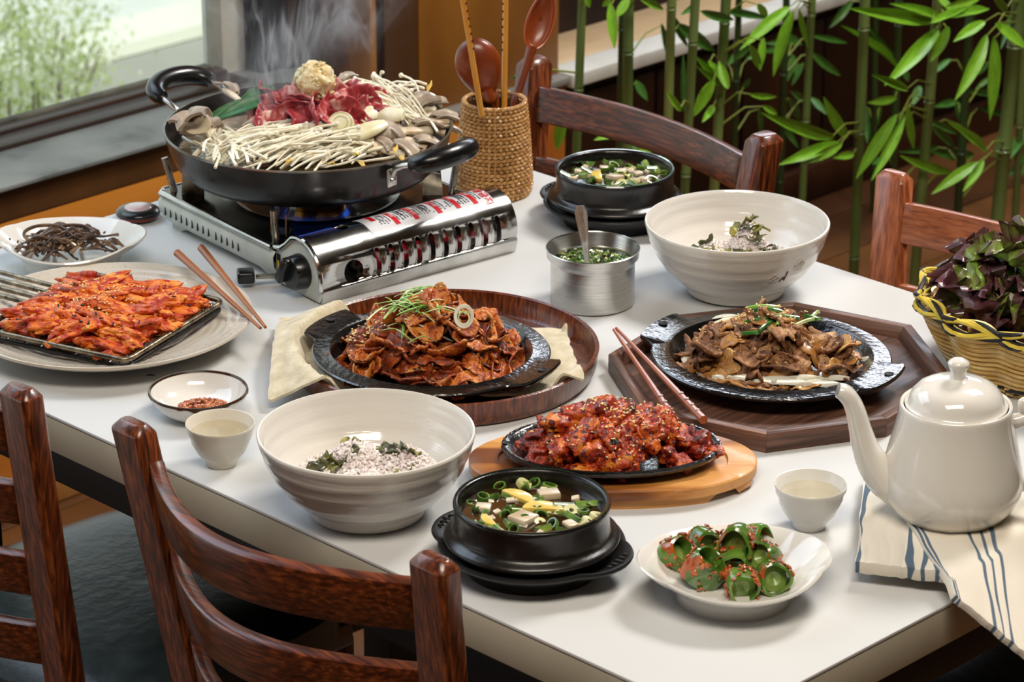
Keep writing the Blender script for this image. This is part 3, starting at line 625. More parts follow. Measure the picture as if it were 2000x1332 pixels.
# ================================================================ the black pan on the stove
PC = mw @ Vector((BX, BY, 0)); PC = Vector((0.553, 1.139, 0)); PZ = 0.0815
pan = empty('shallow_hotpot_pan', (PC.x, PC.y, PZ), radians(6), 'wide shallow black pan with two black looped handles on the gas stove', 'pan')
PANM = mat('nonstick_black', [(0.3, '#0e0c0b'), (0.7, '#1d1917')], scale=30, rough=0.35, coat=0.15, bump=0.04, bscale=200, rvar=0.08)
R_ = 0.170
pp = [(0, 0), (0.130, 0), (0.146, 0.004), (0.158, 0.016), (0.166, 0.036), (R_, 0.053), (R_+0.001, 0.0545), (R_-0.0015, 0.055), (0.163, 0.040), (0.153, 0.019), (0.140, 0.008), (0, 0.0045)]
MB().lathe(pp, 128).obj('pan_body', PANM, pan)
MB().lathe([(R_-0.0016, 0.0538), (R_+0.0012, 0.0538), (R_+0.0012, 0.0556), (R_-0.0016, 0.0556), (R_-0.0016, 0.0538)], 128).obj('rim', mat('worn_rim', [(0.3, '#6f6c68'), (0.7, '#a9a6a0')], scale=40, rough=0.3, metal=0.9), pan)
for sg, extra in ((1, 0.02), (-1, 0.02)):
    h = empty('handle', (0, sg*0.168, 0.046), 0 if sg > 0 else pi); h.parent = pan
    # arms leave outwards and rise
    for s in (-1, 1):
        MB().box((0, 0, 0), (0.016, 0.003, 0.022)).obj('bracket_plate', STEEL, h, (s*0.043, -0.001 if sg > 0 else -0.001, -0.008), bevel=0.001)
        MB().lathe([(0, 0.0025), (0.003, 0.002), (0.0042, 0), (0, 0)], 14).obj('rivet', STEEL, h, (s*0.043, 0.001, -0.011), (radians(-90), 0, 0))
        MB().tube([(s*0.043, 0.0, -0.006), (s*0.044, 0.006, 0.004), (s*0.044, 0.018, 0.010), (s*0.042, 0.036, 0.015)], 0.0035, 10).obj('arm', STEEL, h)
    path = []; rr = []
    for i in range(25):
        t = i/24; a = pi*t
        path.append((0.043*cos(a)*(1.0 if 0.1 < t < 0.9 else 1.0), 0.030+0.030*sin(a)**0.8, 0.014+0.008*sin(a))); rr.append(0.0085+0.0045*sin(a)**0.5)
    MB().tube(path, rr, 16).obj('grip', BLACKP, h)
# broth inside
BROTH = mat('broth', [(0.3, '#5b4a34'), (0.7, '#8c7858')], scale=50, rough=0.12, coat=0.6, bump=0.5, bscale=90, bdist=0.002)
broth = MB().lathe([(0, 0), (0.155, 0)], 64).obj('broth', BROTH, None, (PC.x, PC.y, PZ+0.026)); tag(broth, 'bubbling brown broth filling the black pan', 'broth', kind='stuff')
# ================================================================ hot-pot food
def hm_pan(x, y):
    r = math.hypot(x, y); return PZ+0.026+(0.030*max(0, 1-(r/0.10)**2) if r < 0.10 else 0)-(0.0 if r < 0.15 else -0.02)
pile = Pile(PC, 0.19, 0, hm_pan)
rn = random.Random(11)
MUSH = mat('mushroom_flesh', [(0.3, '#b59c7c'), (0.5, '#dccbae'), (0.75, '#f0e6d2')], scale=45, detail=5, rough=0.4, coat=0.25, sss=0.15, stretch=(1, 1, 1), bump=0.3, bscale=160)
MCAP = mat('mushroom_cap', [(0.3, '#7f6f60'), (0.7, '#bba994')], scale=40, rough=0.5, coat=0.12, bump=0.2, bscale=120)
SPR = mat('sprout_white', [(0.3, '#e0d5b6'), (0.6, '#f1ead6'), (0.8, '#f8f3e6')], scale=30, rough=0.28, coat=0.4, sss=0.1)
SPY = mat('sprout_yellow', [(0.3, '#b98c1c'), (0.7, '#dcbc4a')], scale=60, rough=0.4, coat=0.3)
BEEF = mat('raw_beef', [(0.30, '#6a141a'), (0.46, '#94252c'), (0.54, '#ae4145'), (0.60, '#cd8480'), (0.68, '#e8c6bc')], scale=46, detail=7, rough=0.45, coat=0.15, spec=.35, sss=0.08, stretch=(1, 0.3, 1), distort=1.4, bump=0.25, bscale=120)
GREEN = mat('green_leek_leaf', [(0.3, '#2a5a38'), (0.6, '#3f7a48'), (0.8, '#7aa56e')], scale=60, rough=0.45, coat=0.15, stretch=(1, 8, 1), bump=0.2)
LEEKW = mat('leek_white', [(0.3, '#cfc79c'), (0.6, '#e8e3c8'), (0.8, '#f2efe0')], scale=30, rough=0.3, coat=0.4, sss=0.2)
def pw(px, py, z): return at(px, py, z)
# oyster mushroom pieces: curved stalk that opens into a cap
def oyster(seed, L=0.06, w=0.010, capw=0.022):
    r = random.Random(seed); path = []; rr = []; b = r.uniform(-0.015, 0.015)
    for i in range(12):
        t = i/11; path.append((L*(t-0.5), b*sin(pi*t), 0.006*sin(pi*t*1.2))); rr.append(w*(0.45+0.35*t+0.3*t**4))
    mb = MB().tube(path, rr, 14, flat=0.6); co = MB()
    me = mb.mesh('stalk', MUSH)
    for v in me.vertices: n_ = nz(v.co.x*70, v.co.y*200, v.co.z*200+seed); v.co += Vector((0, n_, n_))*0.0016
    c = MB(); c.grid(lambda u, v: (L*0.5-0.012+0.026*v+0.003*sin(u*12+seed), (u-0.5)*capw*2*(0.35+0.65*v), 0.006+0.012*v-0.012*v*v*1.6+0.0025*sin(u*9+seed)), 14, 8, thick=0.003)
    return me, c.mesh('cap', MCAP)
def put_two(name, mes, loc, rot, scl, label, cat, group, sub='cap'):
    o = link(name, mes[0], None, loc, rot, (scl,)*3); tag(o, label, cat, group); link(sub, mes[1], o); return o
oy = [oyster(i, 0.06+0.006*i, 0.011, 0.016+0.002*(i % 3)) for i in range(5)]
for i, (px, py, z, a, s) in enumerate([(368, 250, .134, -75, 1.35), (425, 250, .136, -120, 1.35), (475, 205, .135, 130, .8), (450, 270, .130, 10, .8), (395, 275, .125, 70, .7)]):
    put_two('oyster_mushroom', oy[i % 5], pw(px, py, z), (radians(25), radians(-25), radians(a-45)), s, ['torn oyster mushroom standing by the rear-left wall of the black pan', 'curled oyster mushroom in the pan beside the green leaf', 'oyster mushroom with brown cap behind the green leaf', 'small oyster mushroom piece beside the bean sprouts', 'short mushroom stalk sunk in the broth under the standing one'][i], 'mushroom', 'oyster mushrooms in the pan')
for i, (px, py, z, a, s, t) in enumerate([(780, 262, .128, 15, 1.0, 8), (812, 252, .128, 25, .95, 12), (800, 230, .130, 50, .95, 25), (775, 222, .130, 75, .85, 25), (822, 232, .124, 55, .75, 20), (740, 288, .124, -25, 1.0, 0), (695, 278, .126, -30, 1.0, 0), (785, 288, .122, 10, 1.0, 0), (825, 262, .124, 30, .85, 0), (760, 240, .132, 100, .8, 25), (715, 265, .130, -15, .9, 0), (650, 185, .14, 60, .8, 20)]):
    put_two('oyster_mushroom', oy[(i*2+1) % 5], pw(px, py, z), (radians(rn.uniform(-20, 20)), radians(-t), radians(a-45)), s, 'pale torn oyster mushroom lying in the pan right of the raw beef', 'mushroom', 'oyster mushrooms right of the beef')
sh = blob_mesh('shiitake', MCAP, (0.024, 0.02, 0.011), 0.12, 1.2, 3, 3)
tag(link('shiitake_cap', sh, None, pw(762, 258, .135), (radians(25), radians(10), 0.4)), 'shiny dark brown mushroom cap below the leek slices', 'mushroom')
# beef slices
bm_ = [slice_mesh('beef_slice', BEEF, 40+i, 0.031, 1.3, 38, 0.0060, 0.0018, 10, 44, curl2=14, rag=0.14, fine=0.002) for i in range(9)]
bspots = [(545, 225, .148, -20, 55), (585, 235, .150, 10, 65), (625, 240, .150, 30, 60), (560, 250, .140, -10, 40), (600, 215, .160, 50, 40), (650, 225, .156, 80, 55), (690, 215, .155, 20, 60), (715, 235, .148, 60, 50), (670, 245, .146, 0, 55), (540, 205, .152, 110, 45), (600, 200, .162, -30, 30), (660, 205, .160, 40, 35), (635, 195, .164, 0, 25), (575, 205, .160, 20, 45), (700, 205, .152, 120, 65), (530, 240, .142, 70, 50), (615, 225, .158, 100, 70), (725, 220, .146, 10, 40), (560, 262, .137, 30, 25), (645, 258, .140, -15, 40)]
for i, (px, py, z, a, t) in enumerate(bspots):
    tag(link('beef_slice', bm_[i % 9], None, pw(px, py, z-0.004), Euler((radians(t*0.9), radians(rn.uniform(-20, 20)), radians(a-45)), 'XYZ'), rn.uniform(.85, 1.1)), 'thin folded slice of raw red beef under the minced garlic', 'beef slice', 'raw beef slices in the pan')
core = blob_mesh('core', BEEF, (0.062, 0.055, 0.028), 0.1, 1.5, 2, 3)
tag(link('beef_slice', core, None, pw(625, 235, .132)), 'thick bunch of raw red beef in the centre of the pan', 'beef slice', 'raw beef slices in the pan')
# minced garlic ball
GAR = mat('minced_garlic', [(0.3, '#d6b06a'), (0.5, '#ecd6a2'), (0.75, '#faf0d6')], scale=120, detail=4, rough=0.32, coat=0.3, sss=0.25, bump=0.3, bscale=300)
gp = pw(616, 157, .185); r2 = random.Random(3); mb = MB(); bits = []
for i in range(900):
    d = Vector((r2.gauss(0, 1), r2.gauss(0, 1), r2.gauss(0, 1))).normalized(); rad = 0.025*(0.86+0.30*nz(d.x*2.2, d.y*2.2, d.z*2.2+4))*r2.uniform(.92, 1.04)
    c = Vector((d.x*rad, d.y*rad, d.z*rad*0.95)); s = r2.uniform(0.0012, 0.0026)
    mb.ell(c, (s, s*r2.uniform(.5, .9), s*r2.uniform(.5, .9)), 6, 4, Euler((r2.uniform(0, 6), r2.uniform(0, 6), 0)).to_matrix())
garl = empty('minced_garlic_mound', gp, 0, 'round mound of minced garlic on top of the raw beef', 'garlic')
tag(mb.obj('garlic_bits', GAR, garl, fix=False), kind='stuff')
link('garlic_core', blob_mesh('gc', GAR, (0.0235, 0.0235, 0.0225), 0.10, 2, 4, 4, fine=0.04), garl)
# bean sprouts (front) and enoki
def strand(p0, p1, sag, r, bulb, seed):
    rr_ = random.Random(seed); mb = MB(); d = (p1-p0); side = d.cross(Vector((0, 0, 1))).normalized(); w = rr_.uniform(-.12, .12)*d.length; path = []; rad = []
    for i in range(9):
        t = i/8; path.append(p0+d*t+side*w*sin(pi*t)+Vector((0, 0, sag*sin(pi*t)+0.002*nz(t*4, seed, 1)))); rad.append(r*(0.7+0.5*t))
    mb.tube(path, rad, 6)
    if bulb:
        q = path[-1]; ax = (path[-1]-path[-2]).normalized(); mb.ell(q, (bulb, bulb, bulb*0.8), 8, 6, ax.to_track_quat('Z', 'Y').to_matrix())
    return mb, path
g1 = 'bean sprouts heaped at the front of the pan'
for i in range(150):
    px = rn.uniform(400, 735); py = 322-abs(px-560)*0.05-rn.uniform(0, 62)*(1-abs(px-560)/420); z = 0.116+0.020*(1-abs(px-570)/260)+rn.uniform(-.004, .006)
    L = rn.uniform(45, 110); an = radians(rn.gauss(28, 14) if px > 470 else rn.gauss(118, 28)); p0 = pw(px-L*cos(an)*.5, py+L*sin(an)*.33, z-0.003); p1 = pw(px+L*cos(an)*.5, py-L*sin(an)*.33, z+0.003)
    mb, _ = strand(p0, p1, rn.uniform(-.002, .006), rn.uniform(.0015, .0022), 0, i)
    o = mb.obj('bean_sprout', SPR, None); tag(o, 'white bean sprout stem in the heap at the front of the pan', 'sprout', g1)
for i, (px, py, dx, dy) in enumerate([(560, 322, 8, -16), (605, 303, -8, -10), (520, 315, -14, -6), (690, 305, 14, -8), (770, 300, 6, -20), (655, 322, -18, -6), (780, 308, 10, 2), (505, 265, -10, -10), (700, 318, 14, 4), (835, 180, 8, -24), (610, 312, 10, -12)]):
    c = pw(px, py, 0.137); d = pw(px+dx, py+dy, 0.141); mb = MB().tube([c+(d-c)*t/6+Vector((0, 0, .002*sin(t))) for t in range(7)], [.0006, .0022, .0030, .0030, .0024, .0014, .0004], 8, flat=.5)
    tag(mb.obj('sprout_head', SPY, None), 'yellow two-leaf head of a bean sprout', 'sprout', 'yellow sprout heads in the pan')
ge = 'enoki mushrooms in the pan'
en = [((435, 335), (490, 278)), ((470, 330), (520, 275))]
for i in range(64):
    b = (rn.uniform(400, 560), rn.uniform(285, 325)); an = radians(rn.gauss(30, 8)); L = rn.uniform(110, 190)
    e = (b[0]+L*cos(an), b[1]-L*sin(an)*0.72)
    if e[0] > 745 or e[1] < 232: e = (min(e[0], 740), max(e[1], 232+rn.uniform(0, 25)))
    p0 = pw(b[0], b[1], .134+rn.uniform(-.004, .004)); p1 = pw(e[0], e[1], .150+rn.uniform(-.006, .006)); mb, _ = strand(p0, p1, .006, .0014, rn.uniform(.0024, .0036), 300+i)
    tag(mb.obj('enoki_mushroom', SPR, None), 'long thin enoki mushroom laid across the front of the pan', 'mushroom', 'enoki mushrooms across the front')
for i in range(34):
    b = (rn.uniform(400, 470), rn.uniform(270, 300)); e = (b[0]+rn.uniform(-30, 70), b[1]+rn.uniform(-20, 30))
    p0 = pw(b[0], b[1], .135); p1 = pw(e[0], e[1], .142); mb, _ = strand(p0, p1, .008, .0016, .0, 500+i); tag(mb.obj('bean_sprout', SPR, None), 'thick white sprout curled at the near-left of the pan', 'sprout', 'sprouts at the left of the pan')
for i in range(46):
    b = (rn.uniform(770, 835), rn.uniform(215, 245)); e = (rn.uniform(655, 740), rn.uniform(150, 195)) if i % 3 else (rn.uniform(690, 800), rn.uniform(140, 185))
    if i == 1: b, e = (760, 205), (803, 178)
    if i == 3: b, e = (744, 175), (748, 142)
    zb = .136; p0 = pw(b[0], b[1], zb); p1 = pw(e[0], e[1], .158+rn.uniform(-.008, .008)); mb, _ = strand(p0, p1, .010, .0014, rn.uniform(.0024, .0042), 700+i)
    tag(mb.obj('enoki_mushroom', SPR, None), 'enoki mushroom in the bunch behind the beef, its cap raised', 'mushroom', 'enoki mushrooms behind the beef')
for i in range(60):
    b = (rn.uniform(640, 800), rn.uniform(168, 235)); e = (b[0]+rn.uniform(20, 70), b[1]+rn.uniform(-10, 30)); p0 = pw(b[0], b[1], .140); p1 = pw(e[0], e[1], .138)
    mb, _ = strand(p0, p1, .006, .0015, 0, 900+i); tag(mb.obj('bean_sprout', SPR, None), 'white sprout stem behind the raw beef', 'sprout', 'sprouts behind the beef')
# leek: green leaves, diagonal white slices, end slice with rings
for i, (px, py, a, L, z) in enumerate([(485, 210, 20, .075, .150), (465, 215, 12, .07, .145), (500, 190, 40, .05, .158)]):
    mb = MB().grid(lambda u, v: ((u-.5)*L, (v-.5)*.017*sin(pi*min(1, max(.04, u*1.02)))**.5, .006*sin(u*3)+.003*(abs(v-.5)*2)**2), 16, 5, thick=.0014)
    tag(mb.obj('leek_leaf', GREEN, None, pw(px, py, z), (radians(35), radians(-14), radians(a-45))), ['broad green leek leaf leaning on the left of the beef', 'thin green leek leaf pointing into the broth', 'upright green leek tip beside the garlic'][i], 'leek', 'green leek leaves in the pan')
for i, (px, py, a, L, z, t) in enumerate([(715, 255, 35, .055, .146, 20), (735, 215, 50, .05, .150, 30), (760, 225, -30, .04, .148, 35)]):
    mb = MB().tube([((t_/8-.5)*L, 0, 0) for t_ in range(9)], [.003+.009*sin(pi*(.08+.84*t_/8))**.7 for t_ in range(9)], 18, flat=.5)
    tag(mb.obj('leek_slice', LEEKW, None, pw(px, py, z), (radians(t), radians(-8), radians(a-45))), ['long white diagonal leek slice below the beef', 'white leek slice right of the beef', 'short white leek slice among the oyster mushrooms'][i], 'leek', 'white leek slices in the pan')
rg = MB(); rg.lathe([(0, .0), (.0145, 0), (.016, .006), (.016, .012), (.0145, .014), (.0143, .0125), (0.0125, .0125), (.0122, .014), (.0095, .014), (.0093, .0125), (.0075, .0125), (.0073, .014), (0, .0138)], 40)
tag(rg.obj('leek_slice', LEEKW, None, pw(668, 250, .145), (radians(48), 0, radians(-45-8))), 'round end slice of white leek showing its rings', 'leek')
# ================================================================ rice bowls
GLAZE = mat('wheel_glaze', [(0.3, '#d8d4cb'), (0.7, '#e0dcd5')], scale=4, detail=3, rough=0.14, coat=0.7, stretch=(1, 1, 14), bump=0.25, bscale=16, bdist=0.002, crough=0.04)
def rice_bowl(x, y, label, fill_label, seed, flowers=False):
    b = empty('rice_bowl', (x, y, 0), 0, label, 'bowl', 'big white rice bowls')
    prof = [(0, 0.004), (0.052, 0.004), (0.054, 0.0), (0.0575, 0.0), (0.058, 0.004), (0.0565, 0.010), (0.066, 0.016), (0.080, 0.029), (0.092, 0.046), (0.1005, 0.066), (0.1050, 0.082), (0.1050, 0.0835), (0.1042, 0.0850), (0.1025, 0.0852), (0.1008, 0.084), (0.0965, 0.068), (0.088, 0.049), (0.074, 0.031), (0.055, 0.018), (0.03, 0.013), (0, 0.012)]
    # throwing rings
    def rf(a, r, z): return (r+0.0004*sin(z*420+1.3*sin(a+seed))*(1 if 0.02 < z < 0.075 else 0), z)
    pr = []
    for (r0, z0), (r1, z1) in zip(prof, prof[1:]):
        n = 6 if math.hypot(r1-r0, z1-z0) > 0.01 else 1
        for i in range(n): pr.append((r0+(r1-r0)*i/n, z0+(z1-z0)*i/n))
    pr.append(prof[-1])
    # smooth the polyline a little
    for _ in range(3): pr = [pr[0]]+[((a[0]+2*b_[0]+c[0])/4, (a[1]+2*b_[1]+c[1])/4) if math.hypot(a[0]-c[0], a[1]-c[1]) > 0.004 else b_ for a, b_, c in zip(pr, pr[1:], pr[2:])]+[pr[-1]]
    MB().lathe(pr, 128, rf=rf).obj('bowl_body', GLAZE, b)
    if flowers:
        fm = mat('pressed_flower', '#cfc9bf', rough=0.3, coat=0.5); bm_ = mat('painted_twig', '#4a3024', rough=0.4)
        # outer wall facing the camera, right of centre
        def wallp(az, z):
            r = np.interp(z, [0.029, 0.046, 0.066, 0.082], [0.080, 0.092, 0.1005, 0.105])+0.0009; return Vector((r*cos(az), r*sin(az), z))
        cam_az = atan2(CAM.y-y, CAM.x-x)
        for (da, z) in ((0.47, 0.045), (0.80, 0.058)):
            fl_ = MB()
            for k in range(5):
                a = 2*pi*k/5+0.3; c = (cos(a)*0.0045, sin(a)*0.0045)
                fl_.tube([wallp(cam_az+da+(c[0]+0.0032*cos(t_))/0.095, z+c[1]+0.0032*sin(t_)) for t_ in [2*pi*i/10 for i in range(10)]], 0.0004, 5, closed=True)
            fl_.obj('flower_mark', fm, b)
        tw = MB().tube([wallp(cam_az+0.575, 0.040), wallp(cam_az+0.60, 0.046), wallp(cam_az+0.64, 0.047)], 0.0006, 5); tw.tube([wallp(cam_az+0.60, 0.046), wallp(cam_az+0.64, 0.041), wallp(cam_az+0.645, 0.054)], 0.0006, 5)
        tw.obj('twig_mark', bm_, b)
    return b
RICE = mat('rice_grain', [(0.3, '#cdbcb9'), (0.5, '#ddd2cd'), (0.75, '#e9e3dc')], scale=90, detail=2, rough=0.45, coat=0.1, sss=0.0)
HERB = mat('dried_greens', [(0.3, '#26281a'), (0.46, '#4c4c26'), (0.60, '#858032'), (0.76, '#b5a648')], scale=60, detail=4, rough=0.4, coat=0.3, bump=0.3, bscale=200)
def rice(x, y, R, base, peaks, seed, label, leaves):
    r_ = random.Random(seed)
    def h(px, py):
        v = base
        for (cx, cy, hh, w) in peaks: v = max(v, base+hh*math.exp(-((px-cx)**2+(py-cy)**2)/(2*w*w)))
        return v+0.004*nz(px*45, py*45, seed)
    root = empty('rice_mound', (x, y, 0), 0, label, 'rice')
    mb = MB(); nn_ = 28
    mb.grid(lambda u, v: (R*v*cos(2*pi*u), R*v*sin(2*pi*u), h(R*v*cos(2*pi*u), R*v*sin(2*pi*u))*(1-v**6)+0.0335*v**6), 48, 16)
    mb.obj('rice_base', RICE, root)
    n = 2600; allv = []; allf = []
    base_e = MB().ell((0, 0, 0), (0.0036, 0.0016, 0.0014), 6, 5); bv = np.array([tuple(v) for v in base_e.v]); bf = base_e.f
    for i in range(n):
        a = r_.uniform(0, 2*pi); q = R*sqrt(r_.random())*0.97; px, py = q*cos(a), q*sin(a)
        z = h(px, py)*(1-(q/R)**6)+0.034*(q/R)**6+r_.uniform(-.0005, .0022)
        M_ = np.array(Euler((r_.uniform(-.9, .9), r_.uniform(-.9, .9), r_.uniform(0, 6.28))).to_matrix())*r_.uniform(.8, 1.15)
        w = bv @ M_.T+np.array([px, py, z]); k = len(allv)*len(bv); allv.append(w); allf += [tuple(j+k for j in f_) for f_ in bf]
    me = bpy.data.meshes.new('rice_grains'); me.from_pydata(np.concatenate(allv).tolist(), [], allf); me.materials.append(RICE)
    me.polygons.foreach_set('use_smooth', [True]*len(me.polygons)); tag(link('rice_grains', me, root), kind='stuff')
    lm = [slice_mesh('greens', HERB, seed*20+k, 0.0055, 1.8, 80, 0.003, 0.0006, 4, 16, curl2=50, rag=0.4) for k in range(6)]
    for i, (lx, ly, s) in enumerate(leaves):
        o = link('dried_leaf', lm[i % 6], None, (x+lx, y+ly, h(lx, ly)+0.003), (r_.uniform(-.8, .8), r_.uniform(-.8, .8), r_.uniform(0, 6.28)), s)
        tag(o, 'scrap of dark dried leaf stirred into the '+('near' if seed == 1 else 'far')+' bowl of rice', 'greens', 'dried leaves in the '+('near' if seed == 1 else 'far')+' rice')
rice_bowl(0.0725, 0.5194, 'large white ringed rice bowl near the table edge, beside the small left teacup', '', 0)
def cs(dx, dy): v = RT*dx+Vector((FW.x, FW.y, 0)).normalized()*dy; return v.x, v.y       # offset right / away as seen from the camera
pk = [(*cs(-0.012, 0.012), 0.034, 0.026), (*cs(0.035, 0.012), 0.030, 0.026), (*cs(-0.040, -0.008), 0.020, 0.020), (*cs(0.0, -0.03), 0.020, 0.03)]
lv = [(*cs(-.045, .0), 1.6), (*cs(-.038, -.012), 1.7), (*cs(-.032, -.006), 1.3), (*cs(-.02, .03), 1.0), (*cs(.01, .03), 1.3), (*cs(.018, .012), 1.4), (*cs(.03, .008), 1.2), (*cs(.042, .004), 1.0), (*cs(-.01, .0), .6), (*cs(-.035, -.03), .9), (*cs(0.0, -.035), 1.1), (*cs(.02, -.035), 1.3), (*cs(.06, -.015), .8), (*cs(-.06, -.012), .6), (*cs(.045, -.02), 1.0), (*cs(-.01, .02), .8), (*cs(.005, .022), .9)]
rice(0.0725, 0.5194, 0.0745, 0.031, pk, 1, 'mound of pale purple rice with dried greens in the near bowl', lv)
rice_bowl(0.769, 0.655, 'large white rice bowl with pressed flowers, right of the far black soup pot', '', 4, True)
pk2 = [(*cs(0.012, 0.006), 0.050, 0.017), (*cs(-0.030, -0.004), 0.026, 0.02), (*cs(0.042, -0.01), 0.022, 0.02), (*cs(0, -0.03), 0.020, 0.03)]
lv2 = [(*cs(.012, .0), 1.5), (*cs(.018, -.006), 1.6), (*cs(.022, .004), 1.5), (*cs(.03, -.008), 1.3), (*cs(.006, -.016), 1.6), (*cs(-.014, -.012), 1.3), (*cs(.024, -.02), 1.7), (*cs(-.034, .0), 1.3), (*cs(-.042, -.01), 1.3), (*cs(-.055, -.01), 1.0), (*cs(.045, -.005), 1.0), (*cs(.036, -.012), 1.3), (*cs(.01, .012), 1.2), (*cs(-.03, -.02), 1.2), (*cs(.0, .004), 1.2), (*cs(.014, .012), 1.1)]
rice(0.769, 0.655, 0.0740, 0.030, pk2, 2, 'peaked mound of pale rice and dried greens in the far bowl', lv2)
# ================================================================ black soup pots on trays
SOUP = mat('dark_broth', [(0.3, '#160d04'), (0.7, '#2d1c09')], scale=12, rough=0.05, coat=1.0, crough=0.02, bump=0.12, bscale=60)
ONI = mat('scallion_green', [(0.3, '#213f14'), (0.5, '#4a6e22'), (0.75, '#96a84c')], scale=70, rough=0.3, coat=0.5)
ONW = mat('scallion_pale', [(0.3, '#b5b06a'), (0.7, '#ddd9ac')], scale=60, rough=0.3, coat=0.5, sss=0.1)
RAD = mat('radish_cube', [(0.3, '#bca586'), (0.7, '#e4dac4')], scale=50, rough=0.3, coat=0.5, sss=0.2)
ZUC = mat('zucchini', [(0.3, '#cfae45'), (0.6, '#ddc46a'), (0.8, '#e6d58c')], scale=50, rough=0.3, coat=0.5, sss=0.1)
def soup_pot(x, y, s, ta, label, tlabel, group_where, seed, specials):
    t = empty('pot_tray', (x, y, 0), ta, tlabel, 'tray', 'black trays under the soup pots')
    def trf(a, r, z):
        e = 0.0
        if r > 0.06: e = 0.013*max(0, 1-((abs(((a+pi) % (2*pi))-pi))/0.50)**2)**.9+0.013*max(0, 1-((abs(((a) % (2*pi))-pi))/0.50)**2)**.9; e *= min(1, (r-0.06)/0.02)
        return ((r+e)*s, z*s)
    tp_ = [(0, 0.008), (0.045, 0.008), (0.048, 0.0), (0.062, 0.0), (0.066, 0.010), (0.078, 0.018), (0.0865, 0.0235), (0.0875, 0.0255), (0.0865, 0.0275), (0.083, 0.0275), (0.074, 0.021), (0.066, 0.015), (0, 0.012)]
    MB().lathe(tp_, 128, rf=trf).obj('tray_body', mat('tray_black', [(0.3, '#111112'), (0.7, '#1c1c1d')], scale=60, rough=0.42, bump=0.15, bscale=300, spec=0.4), t)
    for sg in (1, -1):
        for k in range(5):
            yy = (k-2)*0.0075*s; MB().tube([(sg*(0.088)*s, yy, 0.0274*s), (sg*(0.096-abs(k-2)*0.002)*s, yy, 0.0276*s)], 0.0016*s, 8, flat=0.6).obj('grip_rib', MATS['tray_black'], t)
    p = empty('soup_pot', (x, y, 0.0135*s), 0, label, 'pot', 'black earthenware soup pots')
    z = 1/1
    pp_ = [(0, 0), (0.050, 0), (0.060, 0.004), (0.069, 0.013), (0.0790, 0.0210), (0.0822, 0.0245), (0.0825, 0.0280), (0.0790, 0.0315), (0.0738, 0.0345), (0.0725, 0.040), (0.0720, 0.050), (0.0715, 0.062), (0.0735, 0.069), (0.0732, 0.0725), (0.0715, 0.0745), (0.0690, 0.0742), (0.0672, 0.0715), (0.0655, 0.060), (0.064, 0.040), (0.055, 0.018), (0, 0.010)]
    pr = [(a*s, b*s*.73) for a, b in pp_]; pr2 = [pr[0]]
    for (a, b), (c, d) in zip(pr, pr[1:]): pr2 += [((a+c)/2, (b+d)/2), (c, d)]
    for _ in range(2): pr2 = [pr2[0]]+[((a[0]+2*b_[0]+c[0])/4, (a[1]+2*b_[1]+c[1])/4) for a, b_, c in zip(pr2, pr2[1:], pr2[2:])]+[pr2[-1]]
    MB().lathe(pr2, 112).obj('pot_body', BLACKPOT, p)
    MB().lathe([(0.0715*s, 0.0535*s), (0.0726*s, 0.0539*s), (0.0720*s, 0.0549*s), (0.0698*s, 0.0547*s), (0.0705*s, 0.0535*s)], 112).obj('glazed_rim', mat('rim_glaze', '#15201d', rough=0.15, coat=1.0), p)
    zs = 0.0135*s+0.0425*s
    so_ = MB().lathe([(0, 0), (0.0655*s, 0)], 64).obj('clear_soup', SOUP, None, (x, y, zs)); tag(so_, 'dark clear broth filling the '+group_where+' soup pot', 'soup', kind='stuff')
    r_ = random.Random(seed)
    ring = MB().lathe([(0.0042, -0.002), (0.0056, -0.002), (0.0060, 0.0), (0.0056, 0.002), (0.0042, 0.002), (0.0040, 0), (0.0042, -0.002)], 22, ay=0.8).mesh('scallion', ONI)
    ring2 = MB().lathe([(0.0018, -0.0018), (0.0058, -0.0018), (0.0062, 0.0), (0.0056, 0.0018), (0.0018, 0.0016), (0.0018, -0.0018)], 22).mesh('scallion', ONW)
    strip_ = MB().grid(lambda u, v: ((u-.5)*.014, (v-.5)*.007, .0035*cos((v-.5)*3)), 5, 5, thick=.001).mesh('scallion', ONI)
    cube = MB().box((0, 0, 0), (0.012, 0.011, 0.004)).mesh('radish', RAD, bevel=0.001)
    cube2 = MB().box((0, 0, 0), (0.006, 0.006, 0.004)).mesh('radish', RAD, bevel=0.001)
    half = MB().prism([(0.013*cos(pi*k/10), 0.010*sin(pi*k/10)-0.003) for k in range(11)], -0.003, 0.002).mesh('zucchini', ZUC, bevel=0.0008)
    for i, (dx, dy, kind, sc_) in enumerate(specials):
        me, nm, lb, ct = {'z': (half, 'zucchini_slice', 'pale yellow zucchini slice floating in the %s soup pot', 'vegetable'), 'r': (cube, 'radish_piece', 'white radish piece floating in the %s soup pot', 'vegetable')}[kind]
        q = cs(dx, dy); tag(link(nm, me, None, (x+q[0], y+q[1], zs+0.0015), (r_.uniform(-.12, .12), r_.uniform(-.12, .12), r_.uniform(0, 6)), sc_), lb % group_where, ct, nm.replace('_', ' ')+'s in the %s soup' % group_where)
